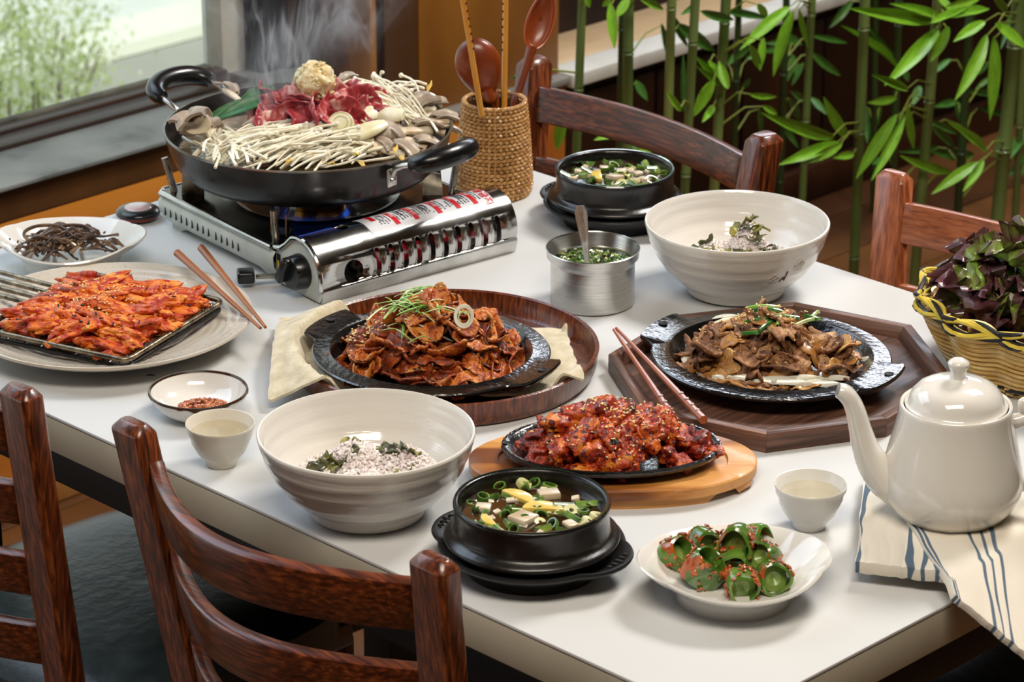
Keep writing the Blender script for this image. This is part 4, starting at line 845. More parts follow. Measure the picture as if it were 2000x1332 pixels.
    for i, (dx, dy, rr, a) in enumerate(uneven(54, 0.062*s, power=0.5, rnd=r_)):
        if dy+dx < -0.2: continue
        k = r_.random(); me, nm, lb = (ring, 'scallion_ring', 'green scallion ring floating in the %s soup pot') if k < .42 else (strip_, 'scallion_piece', 'bent green scallion piece floating in the %s soup pot') if k < .72 else (ring2, 'pale_scallion_slice', 'pale scallion stem slice floating in the %s soup pot') if k < .82 else (cube2, 'radish_dice', 'small radish dice floating in the %s soup pot')
        tag(link(nm, me, None, (x+dx, y+dy, zs+r_.uniform(-.0012, .0010)), (r_.uniform(-.5, .5), r_.uniform(-.5, .5), r_.uniform(0, 6)), r_.uniform(.95, 1.5)), lb % group_where, 'vegetable', nm.replace('_', ' ')+'s in the %s soup' % group_where)
soup_pot(0.0947+0.004, 0.3198+0.003, 1.0, radians(-75), 'black earthenware soup pot with floating scallions on the table edge next to the rice bowl', 'black ridged-handle tray under the soup pot at the near table edge', 'near', 5,
         [(-.012, .028, 'z', 1.4), (.010, .003, 'z', 1.5), (.016, .035, 'r', 1.7), (-.045, .006, 'r', 1.3), (-.008, -.018, 'r', 1.9), (-.040, -.022, 'z', .9), (.035, -.03, 'r', 1.0), (-.02, .022, 'r', .7), (.002, .018, 'r', .9)])
soup_pot(0.8435, 0.9135, 0.985, radians(100), 'black earthenware soup pot in front of the rosewood chair, behind the steel cup', 'black tray under the soup pot behind the steel cup', 'far', 9,
         [(-.020, .0, 'z', 1.3), (.0, -.004, 'r', 1.5), (.035, -.012, 'r', 1.3), (-.042, .016, 'r', 1.1), (.028, .01, 'r', .9), (.008, .018, 'r', 1.0), (-.05, -.005, 'r', .9), (.012, .004, 'z', .8), (-.012, .03, 'r', 1.0), (.0, -.03, 'r', .9)])
# ================================================================ steel cup of sauce and spoon
cx_, cy_ = 0.6273, 0.7455
c = empty('steel_cup', (cx_, cy_, 0), 0, 'brushed steel sauce cup with flared rim left of the far rice bowl', 'cup'); c.scale = (1, 1, .845)
MB().lathe([(0, 0), (0.043, 0), (0.0465, 0.002), (0.0475, 0.006), (0.0475, 0.058), (0.0485, 0.062), (0.0520, 0.067), (0.0525, 0.076), (0.0532, 0.078), (0.0522, 0.0788), (0.0510, 0.0765), (0.050, 0.068), (0.0465, 0.062), (0.0458, 0.058), (0.0458, 0.006), (0, 0.003)], 96).obj('cup_body', STEEL, c)
sauce_z = 0.0560*.845
SOY = mat('soy_sauce', '#120b05', rough=0.05, coat=1.0)
tag(MB().lathe([(0, 0), (0.0458, 0)], 48).obj('scallion_sauce', SOY, None, (cx_, cy_, sauce_z)), 'dark sauce with chopped greens in the steel cup', 'sauce', kind='stuff')
r_ = random.Random(2); mb = MB(); mb2 = MB()
for i in range(420):
    a = r_.uniform(0, 6.28); q = 0.043*sqrt(r_.random()); s = r_.uniform(.0014, .0032)
    (mb if r_.random() < .85 else mb2).box((q*cos(a), q*sin(a), r_.uniform(0, .004)*(1-q/.05)), (s*1.8, s, s*.5), Euler((r_.uniform(-.7, .7), r_.uniform(-.7, .7), r_.uniform(0, 6))).to_matrix())
sc_root = empty('chopped_scallions', (cx_, cy_, sauce_z), 0, 'chopped green scallions heaped in the steel cup', 'scallion')
tag(mb.obj('green_bits', ONI, sc_root, fix=False, smooth=False), kind='stuff'); tag(mb2.obj('yellow_bits', ONW, sc_root, fix=False, smooth=False), kind='stuff')
sp = empty('teaspoon', (cx_, cy_, sauce_z), 0, 'patterned steel teaspoon standing in the steel cup', 'spoon')
top = atY(1133, 402, cy_+0.006)-Vector((cx_, cy_, sauce_z)); bot = Vector(at(1148, 515, sauce_z+0.004))-Vector((cx_, cy_, sauce_z))
path = [bot.lerp(top, i/10) for i in range(11)]; wds = [.0032, .0034, .0037, .0041, .0046, .0052, .0058, .0064, .0069, .0072, .0050]
MB().tube(path, wds, 14, flat=0.22, upv=(-0.7, -0.7, 0.2)).obj('handle', mat('spoon_steel', [(0.3, '#c9c6c0'), (0.7, '#efedea')], scale=60, rough=0.34, metal=1.0, bump=0.2, bscale=80), sp)
pth = MB()
for k, off in enumerate((-.3, 0, .3)): pth.tube([path[i]+(Vector((-.7, -.7, .2)).normalized()*.0018)+RT*(off*wds[i]*(1 if i % 2 else .6)) for i in range(2, 10)], .0003, 4)
pth.obj('engraved_line', DARKSTEEL, sp)
# ================================================================ small dishes and cups
def lobed_dish(x, y, R, ear, h, label, group=None, rot=0):
    d = empty('side_dish_plate', (x, y, 0), rot, label, 'plate', 'white side dish plates')
    def rf(a, r, z):
        k = max(0, (r-0.045)/(R-0.045)) if r > 0.045 else 0; e = 0
        for c0 in (0, pi):
            t = abs(((a-c0+pi) % (2*pi))-pi); e += ear*max(0, 1-(t/0.50)**2)**0.8
        return (r+e*k**1.5, z+(0.004*math.cos(2*a)*k**2))
    pr_ = [(0, 0.006), (0.048, 0.006), (0.049, 0.0), (0.053, 0.0), (0.054, 0.008), (R*0.75, h*0.52), (R*0.93, h*0.80), (R*0.99, h*0.93), (R, h*0.98), (R*0.985, h*1.02), (R*0.95, h*0.99), (R*0.80, h*0.66), (R*0.66, h*0.40), (R*0.50, h*0.30), (0, h*0.27)]
    MB().lathe(pr_, 112, rf=rf).obj('plate_body', CERAMIC, d); return d
fx, fy = at(137, 463, .037).x, at(137, 463, .037).y
d1 = lobed_dish(fx, fy, 0.079, 0.010, 0.037, 'white lobed plate of seasoned brown fernbrake beside the stove', rot=radians(-45))
ppx, ppy = at(1434, 1093, .036).x, at(1434, 1093, .036).y
d2 = lobed_dish(ppx, ppy, 0.083, 0.007, 0.036, 'white lobed plate of dressed green peppers at the near table corner', rot=radians(-35))
# fernbrake strands
FERN = mat('fernbrake', [(0.3, '#2a1a14'), (0.5, '#523a2a'), (0.7, '#7d6242')], scale=40, detail=4, rough=0.38, coat=0.25, stretch=(1, 1, 1))
r_ = random.Random(21)
for i in range(52):
    a = r_.uniform(-.9, .9)+(pi if r_.random() < .5 else 0); cxx, cyy = cs(r_.gauss(-.006, .022), r_.gauss(0, .012)); L = r_.uniform(.025, .075); d = Vector((*cs(cos(a), sin(a)), 0)); s_ = Vector((-d.y, d.x, 0))
    hz = 0.020+0.020*max(0, 1-(math.hypot(cxx, cyy)/.05)**2)*r_.random(); w = r_.uniform(-.018, .018); c2 = r_.choice([1, 1, 2]); path = []
    for k in range(13):
        t = k/12-.5; path.append(Vector((cxx, cyy, hz))+d*L*t+s_*w*cos(pi*t*c2)+Vector((0, 0, .008*cos(pi*t)+.002*sin(k+i))))
    rad = r_.uniform(.0016, .0030)
    tag(MB().tube(path, [rad*(.8+.3*sin(k*.9+i)) for k in range(13)], 7, flat=.8).obj('fernbrake_stem', FERN, None, (fx, fy, 0)), 'glossy brown fernbrake stem tangled on the white lobed plate', 'vegetable', 'fernbrake stems on the plate')
for i in range(2):
    path = [Vector((*cs(-.028+.030*i+(.026)*cos(t), .002+.014*sin(t)), .040+.006*sin(t))) for t in [.2+4.4*k/20 for k in range(21)]]
    tag(MB().tube(path, .0021, 8).obj('fernbrake_stem', FERN, None, (fx, fy, 0)), ['dark fernbrake stem looped on top at the heap\'s left', 'dark fernbrake stem looped on top at the heap\'s right'][i], 'vegetable', 'fernbrake stems on the plate')
cr_ = MB(); 
for i in range(160):
    q = cs(r_.gauss(-.01, .022), r_.gauss(0, .014)); cr_.ell((q[0], q[1], .026+r_.uniform(0, .012)), (.0022, .0016, .0012), 6, 4, Euler((r_.uniform(0, 3), r_.uniform(0, 3), 0)).to_matrix())
tag(cr_.obj('minced_seasoning', mat('seasoning_brown', [(0.3, '#5e4028'), (0.7, '#8d6a43')], scale=100, rough=0.35, coat=0.4), None, (fx, fy, 0), fix=False), 'minced brown seasoning scattered through the fernbrake', 'seasoning', kind='stuff')
# dressed pepper pieces
PEP = mat('green_pepper', [(0.3, '#345418'), (0.55, '#557a27'), (0.8, '#86a845')], scale=30, rough=0.2, coat=0.7, bump=0.25, speck=[('#a04a1c', 75, .56, .03)])
SAU = mat('red_paste', [(0.3, '#7a3010'), (0.5, '#a04c1e'), (0.75, '#c27238')], scale=160, detail=5, rough=0.22, coat=0.7, bump=0.5, bscale=160, sss=0.1)
PIN = mat('pepper_inside', [(0.3, '#4d6a22'), (0.7, '#8fa550')], scale=60, rough=0.35, coat=0.4)
plist = [(1318, 1090, .026, 60, 50, 1.25), (1375, 1115, .028, 75, 35, 1.35), (1378, 1068, .026, 20, 80, 1.15), (1440, 1068, .038, -20, 75, 1.3), (1478, 1062, .028, 50, 70, 1.1), (1428, 1110, .022, 0, 85, 1.2), (1488, 1092, .034, -40, 60, 1.1), (1450, 1148, .022, 5, 88, 1.1), (1510, 1133, .024, 10, 70, 1.15)]
for i, (px, py, z, a, t, s) in enumerate(plist):
    p = at(px, py-4, z-.002); root = empty('pepper_piece', p, 0, 'green pepper piece in red paste, ' + ['leftmost on the white plate', 'upright in front of the leftmost one', 'lying at the back left', 'largest, on top with its hollow end forward', 'half hidden at the back right', 'dark one at the bottom of the heap', 'hollow end up, right of the big top one', 'short cut piece in front, lying apart', 'rightmost, thick with paste'][i], 'pepper', 'dressed pepper pieces')
    root.rotation_euler = (radians(t), 0, radians(a-45)); root.scale = (s*1.12,)*3
    L = .019
    def rf(aa, r, z, i=i): return (r*(1+.10*sin(3*aa+i)+.03*nz(cos(aa)*2, sin(aa)*2, z*90+i)), z)
    MB().lathe([(.0095, -L/2), (.0118, -L/2+.001), (.0128, -L*.2), (.0128, L*.2), (.0116, L/2-.001), (.0098, L/2), (.0094, L/2-.0005), (.0100, L*.2), (.0098, -L/2)], 32, rf=rf).obj('pepper_wall', PEP, root)
    MB().lathe([(0, L*.02), (.005, L*.14), (.0098, L*.05)], 20).obj('seeds', PIN, root)
    MB().lathe([(0, -L*.30), (.0098, -L*.35)], 20).obj('seeds', PIN, root)
    sb = MB()
    for k in range(70):
        aa = r_.uniform(0, 6.28); zz = r_.uniform(-L/2, L/2); q = r_.uniform(.0008, .0023)*(1+nz(cos(aa)*2, sin(aa)*2, zz*99+i)); sb.ell((.0127*cos(aa), .0127*sin(aa), zz), (q*.5, q*1.1, q*.8), 7, 5, Matrix.Rotation(aa, 3, 'Z') @ Euler((zz*300, 0, 0)).to_matrix())
    tag(sb.obj('paste', SAU, root, fix=False), kind='stuff')
# sauce dish
def lathe_obj(nm, prof, m, loc, parent=None, n=80, rf=None, sm=1):
    pr = [prof[0]]
    for (a, b), (c, d) in zip(prof, prof[1:]): pr += [((a+c)/2, (b+d)/2), (c, d)]
    for _ in range(sm): pr = [pr[0]]+[((a[0]+2*b_[0]+c[0])/4, (a[1]+2*b_[1]+c[1])/4) for a, b_, c in zip(pr, pr[1:], pr[2:])]+[pr[-1]]
    return MB().lathe(pr, n, rf=rf).obj(nm, m, parent, loc)
sx_, sy_ = at(389, 809, 0).x, at(389, 809, 0).y
sd = empty('sauce_dish', (sx_, sy_, 0), 0, 'small white dish with a dark brushed rim holding red paste', 'dish'); sd.scale = (1, 1, .86)
lathe_obj('dish_body', [(0, 0), (.028, 0), (.030, .003), (.041, .010), (.049, .022), (.0515, .031), (.0505, .0325), (.0490, .031), (.046, .022), (.037, .011), (.025, .007), (0, .006)], CERAMIC, None, sd)
MB().lathe([(.0502, .0292), (.0519, .0305), (.0512, .0330), (.0500, .0330), (.0488, .0308)], 96, rf=lambda a, r, z: (r, z-(.0022*max(0, nz(cos(a)*5, sin(a)*5, 3))*2 if z < .0306 else 0))).obj('painted_rim', mat('rim_brown', [(0.3, '#20130b'), (0.7, '#4a2f1c')], scale=60, rough=0.25, coat=0.6), sd)
stf = MB()
for i in range(230):
    a = r_.uniform(0, 6.28); q = .025*sqrt(r_.random()); v = cs(.006+q*cos(a)*1.1, -.004+q*sin(a)*.7); s = r_.uniform(.0018, .0036)
    stf.ell((v[0], v[1], .009+.010*(1-q/.027)*r_.uniform(.6, 1.1)), (s, s*.8, s*.7), 7, 5, Euler((r_.uniform(0, 3), r_.uniform(0, 3), 0)).to_matrix())
tag(stf.obj('bean_paste', mat('ssamjang', [(0.3, '#7e3510'), (0.55, '#a9541e'), (0.75, '#c97a3a')], scale=90, rough=0.2, coat=0.8, sss=0.1), None, (sx_, sy_, 0), fix=False), 'chunky reddish-brown paste in the dark-rimmed dish', 'sauce', kind='stuff')
CUPG = mat('cup_cream', [(0.3, '#cdc5b5'), (0.7, '#d9d2c4')], scale=6, rough=0.35, coat=0.2, bump=0.06)
CUPW = mat('cup_white', [(0.3, '#dad7d0'), (0.7, '#e4e1db')], scale=6, rough=0.2, coat=0.4)
WATER = thin_glass('cup_water', '#f4f2ea')
for (x, y, m, lb, s) in ((at(433, 906, 0).x, at(433, 906, 0).y, CUPG, 'small cream teacup of water, between the sauce dish and the near rice bowl', 1.0), (at(1580, 1028, 0).x, at(1580, 1028, 0).y, CUPW, 'small white teacup of water beside the white teapot', 1.0)):
    cu = empty('teacup', (x, y, 0), 0, lb, 'cup', 'small teacups'); cu.scale = (1, 1, .83)
    lathe_obj('cup_body', [(0, .003), (.013, .003), (.014, 0), (.0155, 0), (.016, .004), (.0175, .009), (.0245, .017), (.0292, .030), (.0328, .045), (.0350, .0535), (.0345, .0550), (.0332, .0545), (.0305, .044), (.026, .030), (.019, .018), (.009, .013), (0, .012)], m, None, cu, rf=lambda a, r, z: (r+.0006*sin(z*560+a)*(1 if .015 < z < .05 else 0), z), sm=2)
    w = MB().lathe([(.0298, 0), (0, .0)], 48).obj('water', WATER, None, (x, y, .0425*.83), fix=False); tag(w, 'clear water in the '+('cream' if m == CUPG else 'white')+' teacup', 'water', kind='stuff')
# call button disc behind the fern plate
cb = empty('call_button', (at(270, 415, .008).x, at(270, 415, .008).y, 0), 0, 'round black and pink table call button beside the stove', 'call button')
lathe_obj('case', [(0, 0), (.022, 0), (.023, .003), (.027, .007), (.0272, .010), (.024, .0135), (.0165, .0155), (0, .0155)], BLACKP, None, cb)
MB().lathe([(.0238, .0035), (.0266, .0062), (.0262, .0072), (.0232, .0044)], 64).obj('red_band', mat('band_red', '#8e1712', rough=0.3), cb)
MB().lathe([(0, .0168), (.014, .0165), (.0165, .0150)], 48).obj('button', mat('button_pink', [(0.3, '#a98384'), (0.7, '#c9aaaa')], scale=30, rough=0.2, coat=0.8, bump=0.3, bscale=60), cb)
# ================================================================ round wooden tray, linen, iron plate, sauced pork
RX_, RY_ = at(869, 674, .0285).x, at(869, 674, .0285).y
TRW = wood('tray_red_wood', '#2a0f05', '#8c4a1e', 'z', 260, 0.32, 0.4, '#642b0e', st=14, bump=0.15)
TRF = wood('tray_floor_wood', '#3c1a0a', '#8a4a20', 'y', 120, 0.3, 0.5, '#64300f')
tr = empty('round_tray', (RX_, RY_, 0), 0, 'round dark red wooden tray under the linen cloth and the spicy pork plate', 'tray')
MB().lathe([(0, 0), (.150, 0), (.158, .002), (.1625, .010), (.1645, .026), (.1650, .0285), (.1630, .0300), (.1605, .0285), (.1575, .010), (.153, .006)], 128).obj('tray_rim', TRW, tr)
MB().lathe([(0, .0062), (.1535, .0062)], 96).obj('tray_floor', TRF, tr)
LIN = mat('linen', [(0.3, '#b5a78a'), (0.5, '#c8bb9e'), (0.75, '#d8cdb4')], scale=60, detail=6, rough=0.9, bump=0.7, bscale=420, bdist=0.0012, sheen=0.2)
c4 = [at(545, 585, .034), at(525, 782, .012), at(1138, 742, .030), at(1108, 618, .030)]
def lin(u, v):
    p = c4[0]*(1-u)*(1-v)+c4[1]*(1-u)*v+c4[2]*u*v+c4[3]*u*(1-v); r = math.hypot(p.x-RX_, p.y-RY_)
    base = .0085 if r < .150 else .0085+(.0315-.0085)*min(1, (r-.150)/.010) if r < .163 else max(.006, .0315-(r-.163)*.55)
    e = min(u, 1-u, v, 1-v)
    p = p+Vector((nz(u*9, v*3, 5), nz(u*3, v*9, 9), 0))*.0035; p.z = base+.0025+.0035*max(0, nz(u*7, v*5, 2))+.0012*nz(u*22, v*22, 3)+(.0015 if e < .03 else 0)
    return p
tag(MB().grid(lin, 90, 50, thick=.0030).obj('linen_cloth', LIN, None), 'beige linen cloth spread under the spicy pork plate over the round tray', 'cloth')
def iron_plate(x, y, z, ang, label, R=.128, wel=.1075, h=.019):
    d = empty('iron_plate', (x, y, z), ang, label, 'hot plate', 'black cast iron hot plates')
    def rf(a, r, zz):
        k = max(0, (r-.112)/(R-.112)); e = 0
        for c0 in (0, pi):
            t = abs(((a-c0+pi) % (2*pi))-pi); e += .016*(1 if t < .27 else max(0, 1-(t-.27)/.055))
        fl = .004*(1 if e > .008 else 0)
        return (r+e*min(1, k*1.2)-.006*abs(sin(a))**2*min(1, r/.1), zz+(fl if k > .9 else 0))
    pr_ = [(0, 0), (.092, 0), (.100, .004), (.108, .010), (R-.004, .0135), (R, .0150), (R+.0005, .0175), (R-.001, h), (.1135, h+.0005), (.1095, h+.0015), (.1080, h), (.1045, .012), (.098, .0065), (.090, .0045), (0, .0045)]
    MB().lathe(pr_, 160, rf=rf).obj('plate_body', IRON, d)
    for sg in (0, 1): MB().lathe([(0, .0002), (.0038, .0002), (.0046, .0008), (.0052, .0002)], 20).obj('ear_hole', BLACKM, d, ((.1345)*(1 if sg else -1), .006, h+.0035))
    return d
PZ1 = .0160
A0 = at(842, 683, PZ1+.018); B0 = at(1506, 686, .0165+.018)
pA = iron_plate(A0.x, A0.y, PZ1, radians(-77), 'black iron plate of spicy sauced pork on the linen cloth')
MEAT = mat('spicy_pork', [(0.26, '#451808'), (0.38, '#8a3a10'), (0.48, '#b45a1c'), (0.58, '#cc7428'), (0.72, '#e0a050')], scale=60, detail=7, rough=0.42, coat=0.3, spec=.35, sss=0.03, bump=0.8, bscale=380, distort=0.8, crough=0.12, speck=[('#8a2208', 220, .56, .06), ('#1c0b06', 60, .66, .05)], ovar=.22, edge=('#c98a4c', 1.22))
MEATB = mat('spicy_pork_dark', [(0.3, '#1a0d08'), (0.45, '#5a260e'), (0.6, '#8f4015'), (0.75, '#b06022')], scale=50, detail=7, rough=0.4, coat=0.3, spec=.35, bump=0.5, bscale=230, distort=1, crough=0.12, speck=[('#8a2208', 220, .56, .06)])
def pile_meat(cx, cy, z0, n, shp, mats_, ax, ay, peak, lbl, grp, seed, sc=(.8, 1.15), ang=0, tilt=(15, 75), Rr=.085, nm='pork_slice', sink=.35, bias=0.5):
    r_ = random.Random(seed); pl = Pile((cx, cy, 0), .15, z0)
    order = sorted(uneven(n, Rr, ax, ay, bias, r_), key=lambda q: -q[2]+r_.uniform(-.15, .15))
    for i, (dx, dy, rr, a) in enumerate(order):
        ca, sa = cos(ang), sin(ang); x = cx+dx*ca-dy*sa; y = cy+dx*sa+dy*ca; me = shp[r_.randrange(len(shp))]
        out = atan2(dy, dx)+ang; tl = radians(r_.uniform(*tilt))*(0.5+0.5*rr)
        q = Quaternion((-sin(out), cos(out), 0), -tl*-1 if r_.random() < .7 else -tl*.5) @ Quaternion((0, 0, 1), r_.uniform(0, 6.28))
        s = r_.uniform(*sc)*(1-.15*rr); zmax = z0+peak*(1-rr**2)+.010-r_.uniform(0, .006); o = pl.drop(nm, me, x, y, q, (s, s, s*r_.uniform(.8, 1.2)), sink, None, zmax)
        tag(o, lbl, 'meat slice', grp)
    # rebuild the height map from what lies there now
    return pl
sl1 = [slice_mesh('pork', MEAT if i % 4 else MEATB, 100+i, .0190, 1.40, [25, 60, 95, 40][i % 4], .0024, .0028, 9, 36, curl2=30, rag=.30, fine=.0026) for i in range(16)]
pl1 = pile_meat(A0.x, A0.y, PZ1+.0045, 118, sl1, None, 1.10, .94, .056, 'folded spicy red-brown pork slice piled on the iron plate over the linen', 'spicy pork slices on the linen-lined plate', 3, ang=radians(-45), sink=.42)
ONS = mat('onion_white', [(0.3, '#cfc8b2'), (0.6, '#e6e1d2'), (0.8, '#f3f0e6')], scale=30, rough=0.25, coat=0.5, sss=0.2)
def onion(px, py, z, a, L, w, lbl, grp):
    mb = MB().grid(lambda u, v: ((u-.5)*L, (v-.5)*w*sin(pi*(.06+.88*u))**.7-.25*L*(1-cos((u-.5)*2)), .004*sin(pi*v)), 14, 4, thick=.0014)
    tag(mb.obj('onion_slice', ONS, None, at(px, py, z), (radians(20), 0, radians(a-45))), lbl, 'onion', grp)
for q in [(1010, 683, .022, 0, .03, .006), (1000, 704, .021, 10, .03, .007), (668, 668, .022, 60, .02, .006), (905, 742, .020, 0, .03, .006)]: onion(*q, 'white onion strip showing at the edge of the spicy pork', 'onion strips in the spicy pork')
# scallion garnish
SCG = mat('scallion_shred', [(0.3, '#5f9a35'), (0.5, '#8fbf5b'), (0.62, '#dfe6b4'), (0.8, '#f0f1dc')], scale=40, rough=0.3, coat=0.4)
SCD = mat('scallion_dark', [(0.3, '#1f4f22'), (0.6, '#3c7a34'), (0.8, '#8bb56a')], scale=60, rough=0.25, coat=0.5)
r_ = random.Random(8)
for i in range(56):
    px, py = r_.gauss(815, 26), r_.gauss(612, 14); p = at(px, py, .072); pz = pl1.top(p.x, p.y); L = r_.uniform(.025, .055); a = radians(r_.uniform(-70, 40)); d = Vector((*cs(cos(a), sin(a)), 0)); c_ = Vector((p.x, p.y, min(pz, .082)+r_.uniform(.001, .008))); w = r_.uniform(-.010, .010); s_ = Vector((-d.y, d.x, 0)); path = [c_+d*L*(k/8-.5)+s_*w*cos(pi*(k/8-.5))+Vector((0, 0, .006*cos(pi*(k/8-.5))-.003*abs(k-4)/4)) for k in range(9)]
    tag(MB().tube(path, .0010 if i % 3 else .0014, 5, flat=.5).obj('scallion_shred', SCG, None), 'fine green and white scallion shred on top of the spicy pork', 'scallion', 'scallion shreds on the spicy pork')
for i, (px, py, z) in enumerate([(906, 618, .095)]):
    root = empty('scallion_rings', at(px, py, z), 0, 'two nested white scallion rings standing on the spicy pork', 'scallion'); root.rotation_euler = (radians(62), radians(0), radians(-45))
    MB().lathe([(.0085, -.0013), (.0125, -.0013), (.0130, 0), (.0125, .0013), (.0085, .0013), (.0082, 0), (.0085, -.0013)], 40, ax=.82).obj('outer_ring', ONS, root, (0, 0, 0))
    MB().lathe([(.0058, -.0014), (.0072, -.0014), (.0075, 0), (.0072, .0014), (.0058, .0014), (.0058, -.0014)], 40, ax=.85).obj('inner_ring', SCG, root, (0, -.0015, .0004))
tag(MB().tube([at(790, 622, .078), at(820, 634, .072), at(860, 655, .060), at(888, 668, .054)], [.001, .0016, .002, .001], 6, flat=.5).obj('scallion_shred', ONS, None), 'single long pale scallion strip curving down the front of the spicy pork', 'scallion')
sp_ = [(p.x, p.y) for p in [at(r_.gauss(706, 22), r_.gauss(662, 12), .045) for _ in range(90)]]+[(p.x, p.y) for p in [at(r_.gauss(820, 80), r_.gauss(640, 40), .055) for _ in range(120)]]
seeds('sesame_seeds', pl1, sp_, SESAME, label='sesame seeds scattered over the spicy pork', cat='sesame')
# ================================================================ octagonal tray, second iron plate, soy pork
OC = [tuple(at(a, b, .021)[:2]) for a, b in ((1188, 692), (1256, 799), (1497, 848), (1733, 817), (1862, 738), (1780, 634), (1552, 589), (1317, 615))]
oc = (sum(p[0] for p in OC)/8, sum(p[1] for p in OC)/8)
OW = [wood('octagon_wood_a', '#38231a', '#745040', 'x', 180, 0.45, 0.12, '#573a2c', st=16), wood('octagon_wood_b', '#452a1e', '#8a6450', 'x', 180, 0.45, 0.12, '#654435', st=16)]
ot = empty('octagonal_tray', (oc[0], oc[1], 0), 0, 'dark walnut octagonal tray with a raised edge left of the white teapot', 'tray')
loc_ = [(p[0]-oc[0], p[1]-oc[1]) for p in OC]
MB().prism([(a*.985, b*.985) for a, b in loc_][::-1], .001, .009).obj('tray_board', OW[0], ot, bevel=.0008)
for i in range(8):
    a, b = Vector(loc_[i]), Vector(loc_[(i+1) % 8]); ia, ib = a*(1-.010/.17), b*(1-.010/.17); ja, jb = a*(1-.017/.17), b*(1-.017/.17)
    L = (b-a).length; mid = (a+b)/2; an = atan2(b.y-a.y, b.x-a.x); R2 = Matrix.Rotation(-an, 2)
    q = [R2 @ (k-mid) for k in (a, b, ib, ia, ja, jb)]
    vs = [(q[0].x, q[0].y, 0), (q[1].x, q[1].y, 0), (q[5].x, q[5].y, .0), (q[4].x, q[4].y, .0), (q[0].x, q[0].y, .021), (q[1].x, q[1].y, .021), (q[2].x, q[2].y, .021), (q[3].x, q[3].y, .021), (q[5].x, q[5].y, .0095), (q[4].x, q[4].y, .0095)]
    fs = [(0, 1, 5, 4), (4, 5, 6, 7), (7, 6, 8, 9), (9, 8, 2, 3), (3, 2, 1, 0), (0, 4, 7, 9, 3), (1, 2, 8, 6, 5)]
    MB().add(vs, fs).obj('edge_rail', OW[i % 2], ot, (mid.x, mid.y, 0), (0, 0, an), bevel=.0006)
PZ2 = .0135
pB = iron_plate(B0.x, B0.y, PZ2, radians(-77), 'black iron plate of grilled brown pork on the octagonal tray')
MB().prism([(.06*cos(2*pi*k/32), .06*sin(2*pi*k/32)) for k in range(32)], -.004, .0005).obj('base_ring', IRON, pB)
MT2 = mat('soy_pork', [(0.28, '#3a2112'), (0.40, '#6e472a'), (0.50, '#946542'), (0.62, '#b58a60'), (0.76, '#cfab80')], scale=60, detail=7, rough=0.48, coat=0.18, spec=.3, sss=0.03, bump=0.9, bscale=380, distort=0.8, speck=[('#2a160c', 130, .64, .05)], ovar=.22, edge=('#8a5426', 1.24))
MT3 = mat('soy_pork_fat', [(0.3, '#7a4a22'), (0.5, '#a87438'), (0.7, '#c89b5c')], scale=40, detail=6, rough=0.4, coat=0.3, bump=0.35, bscale=150)
sl2 = [slice_mesh('pork', MT2 if i % 4 else MT3, 200+i, .0178, 1.30, [25, 60, 95, 40][i % 4], .0024, .0032, 9, 36, curl2=30, rag=.34, fine=.0034) for i in range(16)]
pl2 = pile_meat(B0.x+.006, B0.y+.006, PZ2+.0045, 118, sl2, None, 1.14, .86, .046, 'curled brown grilled pork slice piled on the iron plate on the octagonal tray', 'grilled pork slices on the octagonal tray', 13, ang=radians(-45), sink=.42, sc=(.75, 1.15))
for q in [(1520, 742, .024, -3, .07, .014), (1560, 738, .024, 8, .06, .010), (1470, 738, .024, -12, .05, .012), (1355, 692, .024, 100, .045, .012), (1345, 700, .023, 60, .03, .016), (1420, 625, .030, 15, .06, .02), (1370, 712, .022, -30, .03, .02), (1620, 738, .023, 10, .04, .009), (1700, 702, .024, -10, .02, .008), (1600, 748, .022, 0, .05, .012), (1420, 738, .022, -20, .03, .012)]: onion(*q, 'raw white onion slice under the brown grilled pork', 'onion slices under the grilled pork')
for i, (px, py, a, L, z) in enumerate([(1488, 604, 5, .035, .072), (1500, 610, -8, .03, .072), (1495, 640, 55, .03, .066), (1520, 628, 80, .032, .068), (1500, 655, -2, .055, .060), (1515, 623, -3, .05, .068), (1575, 632, 35, .035, .062), (1570, 622, -20, .03, .064), (1480, 630, 10, .03, .066), (1590, 618, 60, .02, .064)]):
    mb = MB().grid(lambda u, v: ((u-.5)*L, (v-.5)*.0045, .003*cos((v-.5)*3)+.004*cos((u-.5)*2.5)), 10, 3, thick=.0006)
    tag(mb.obj('scallion_strip', SCD if i % 3 else SCG, None, at(px, py, z), (radians(20), 0, radians(a-45))), 'cut green scallion strip on top of the brown grilled pork', 'scallion', 'scallion strips on the grilled pork')
sp_ = [(p.x, p.y) for p in [at(r_.gauss(1490, 70), r_.gauss(635, 22), .05) for _ in range(260)]]
seeds('sesame_seeds', pl2, sp_, SESAME, label='sesame seeds scattered over the brown grilled pork', cat='sesame')
# ================================================================ small oval skillet of glazed pieces on a board
SKX, SKY, SKA = at(1194, 872, .030).x, at(1194, 872, .030).y, radians(-45)
BRD = wood('board_wood', '#6e3a14', '#cf9450', 'x', 110, 0.42, 0.2, '#b0702f', wave=7.0, wdist=7, st=12)
BRK = mat('scorched_wood', [(0.35, '#1f110a'), (0.7, '#5a3216')], scale=40, rough=0.5)
bo = empty('serving_board', (at(1197, 895, .020).x, at(1197, 895, .020).y, 0), SKA, 'oval scorched-edge wooden board under the small black skillet', 'board')
def brd(u, v): pass
pts = []
for k in range(96):
    a = 2*pi*k/96; c, s = cos(a), sin(a); x = .1425*math.copysign(abs(c)**.9, c); y = .080*math.copysign(abs(s)**.85, s)
    if abs(x) > .105: y = math.copysign(max(abs(y), 0.0)*1.0, y)
    pts.append((x, y*(1-.10*max(0, (abs(x)-.09)/.05))))
mb = MB(); n = len(pts)
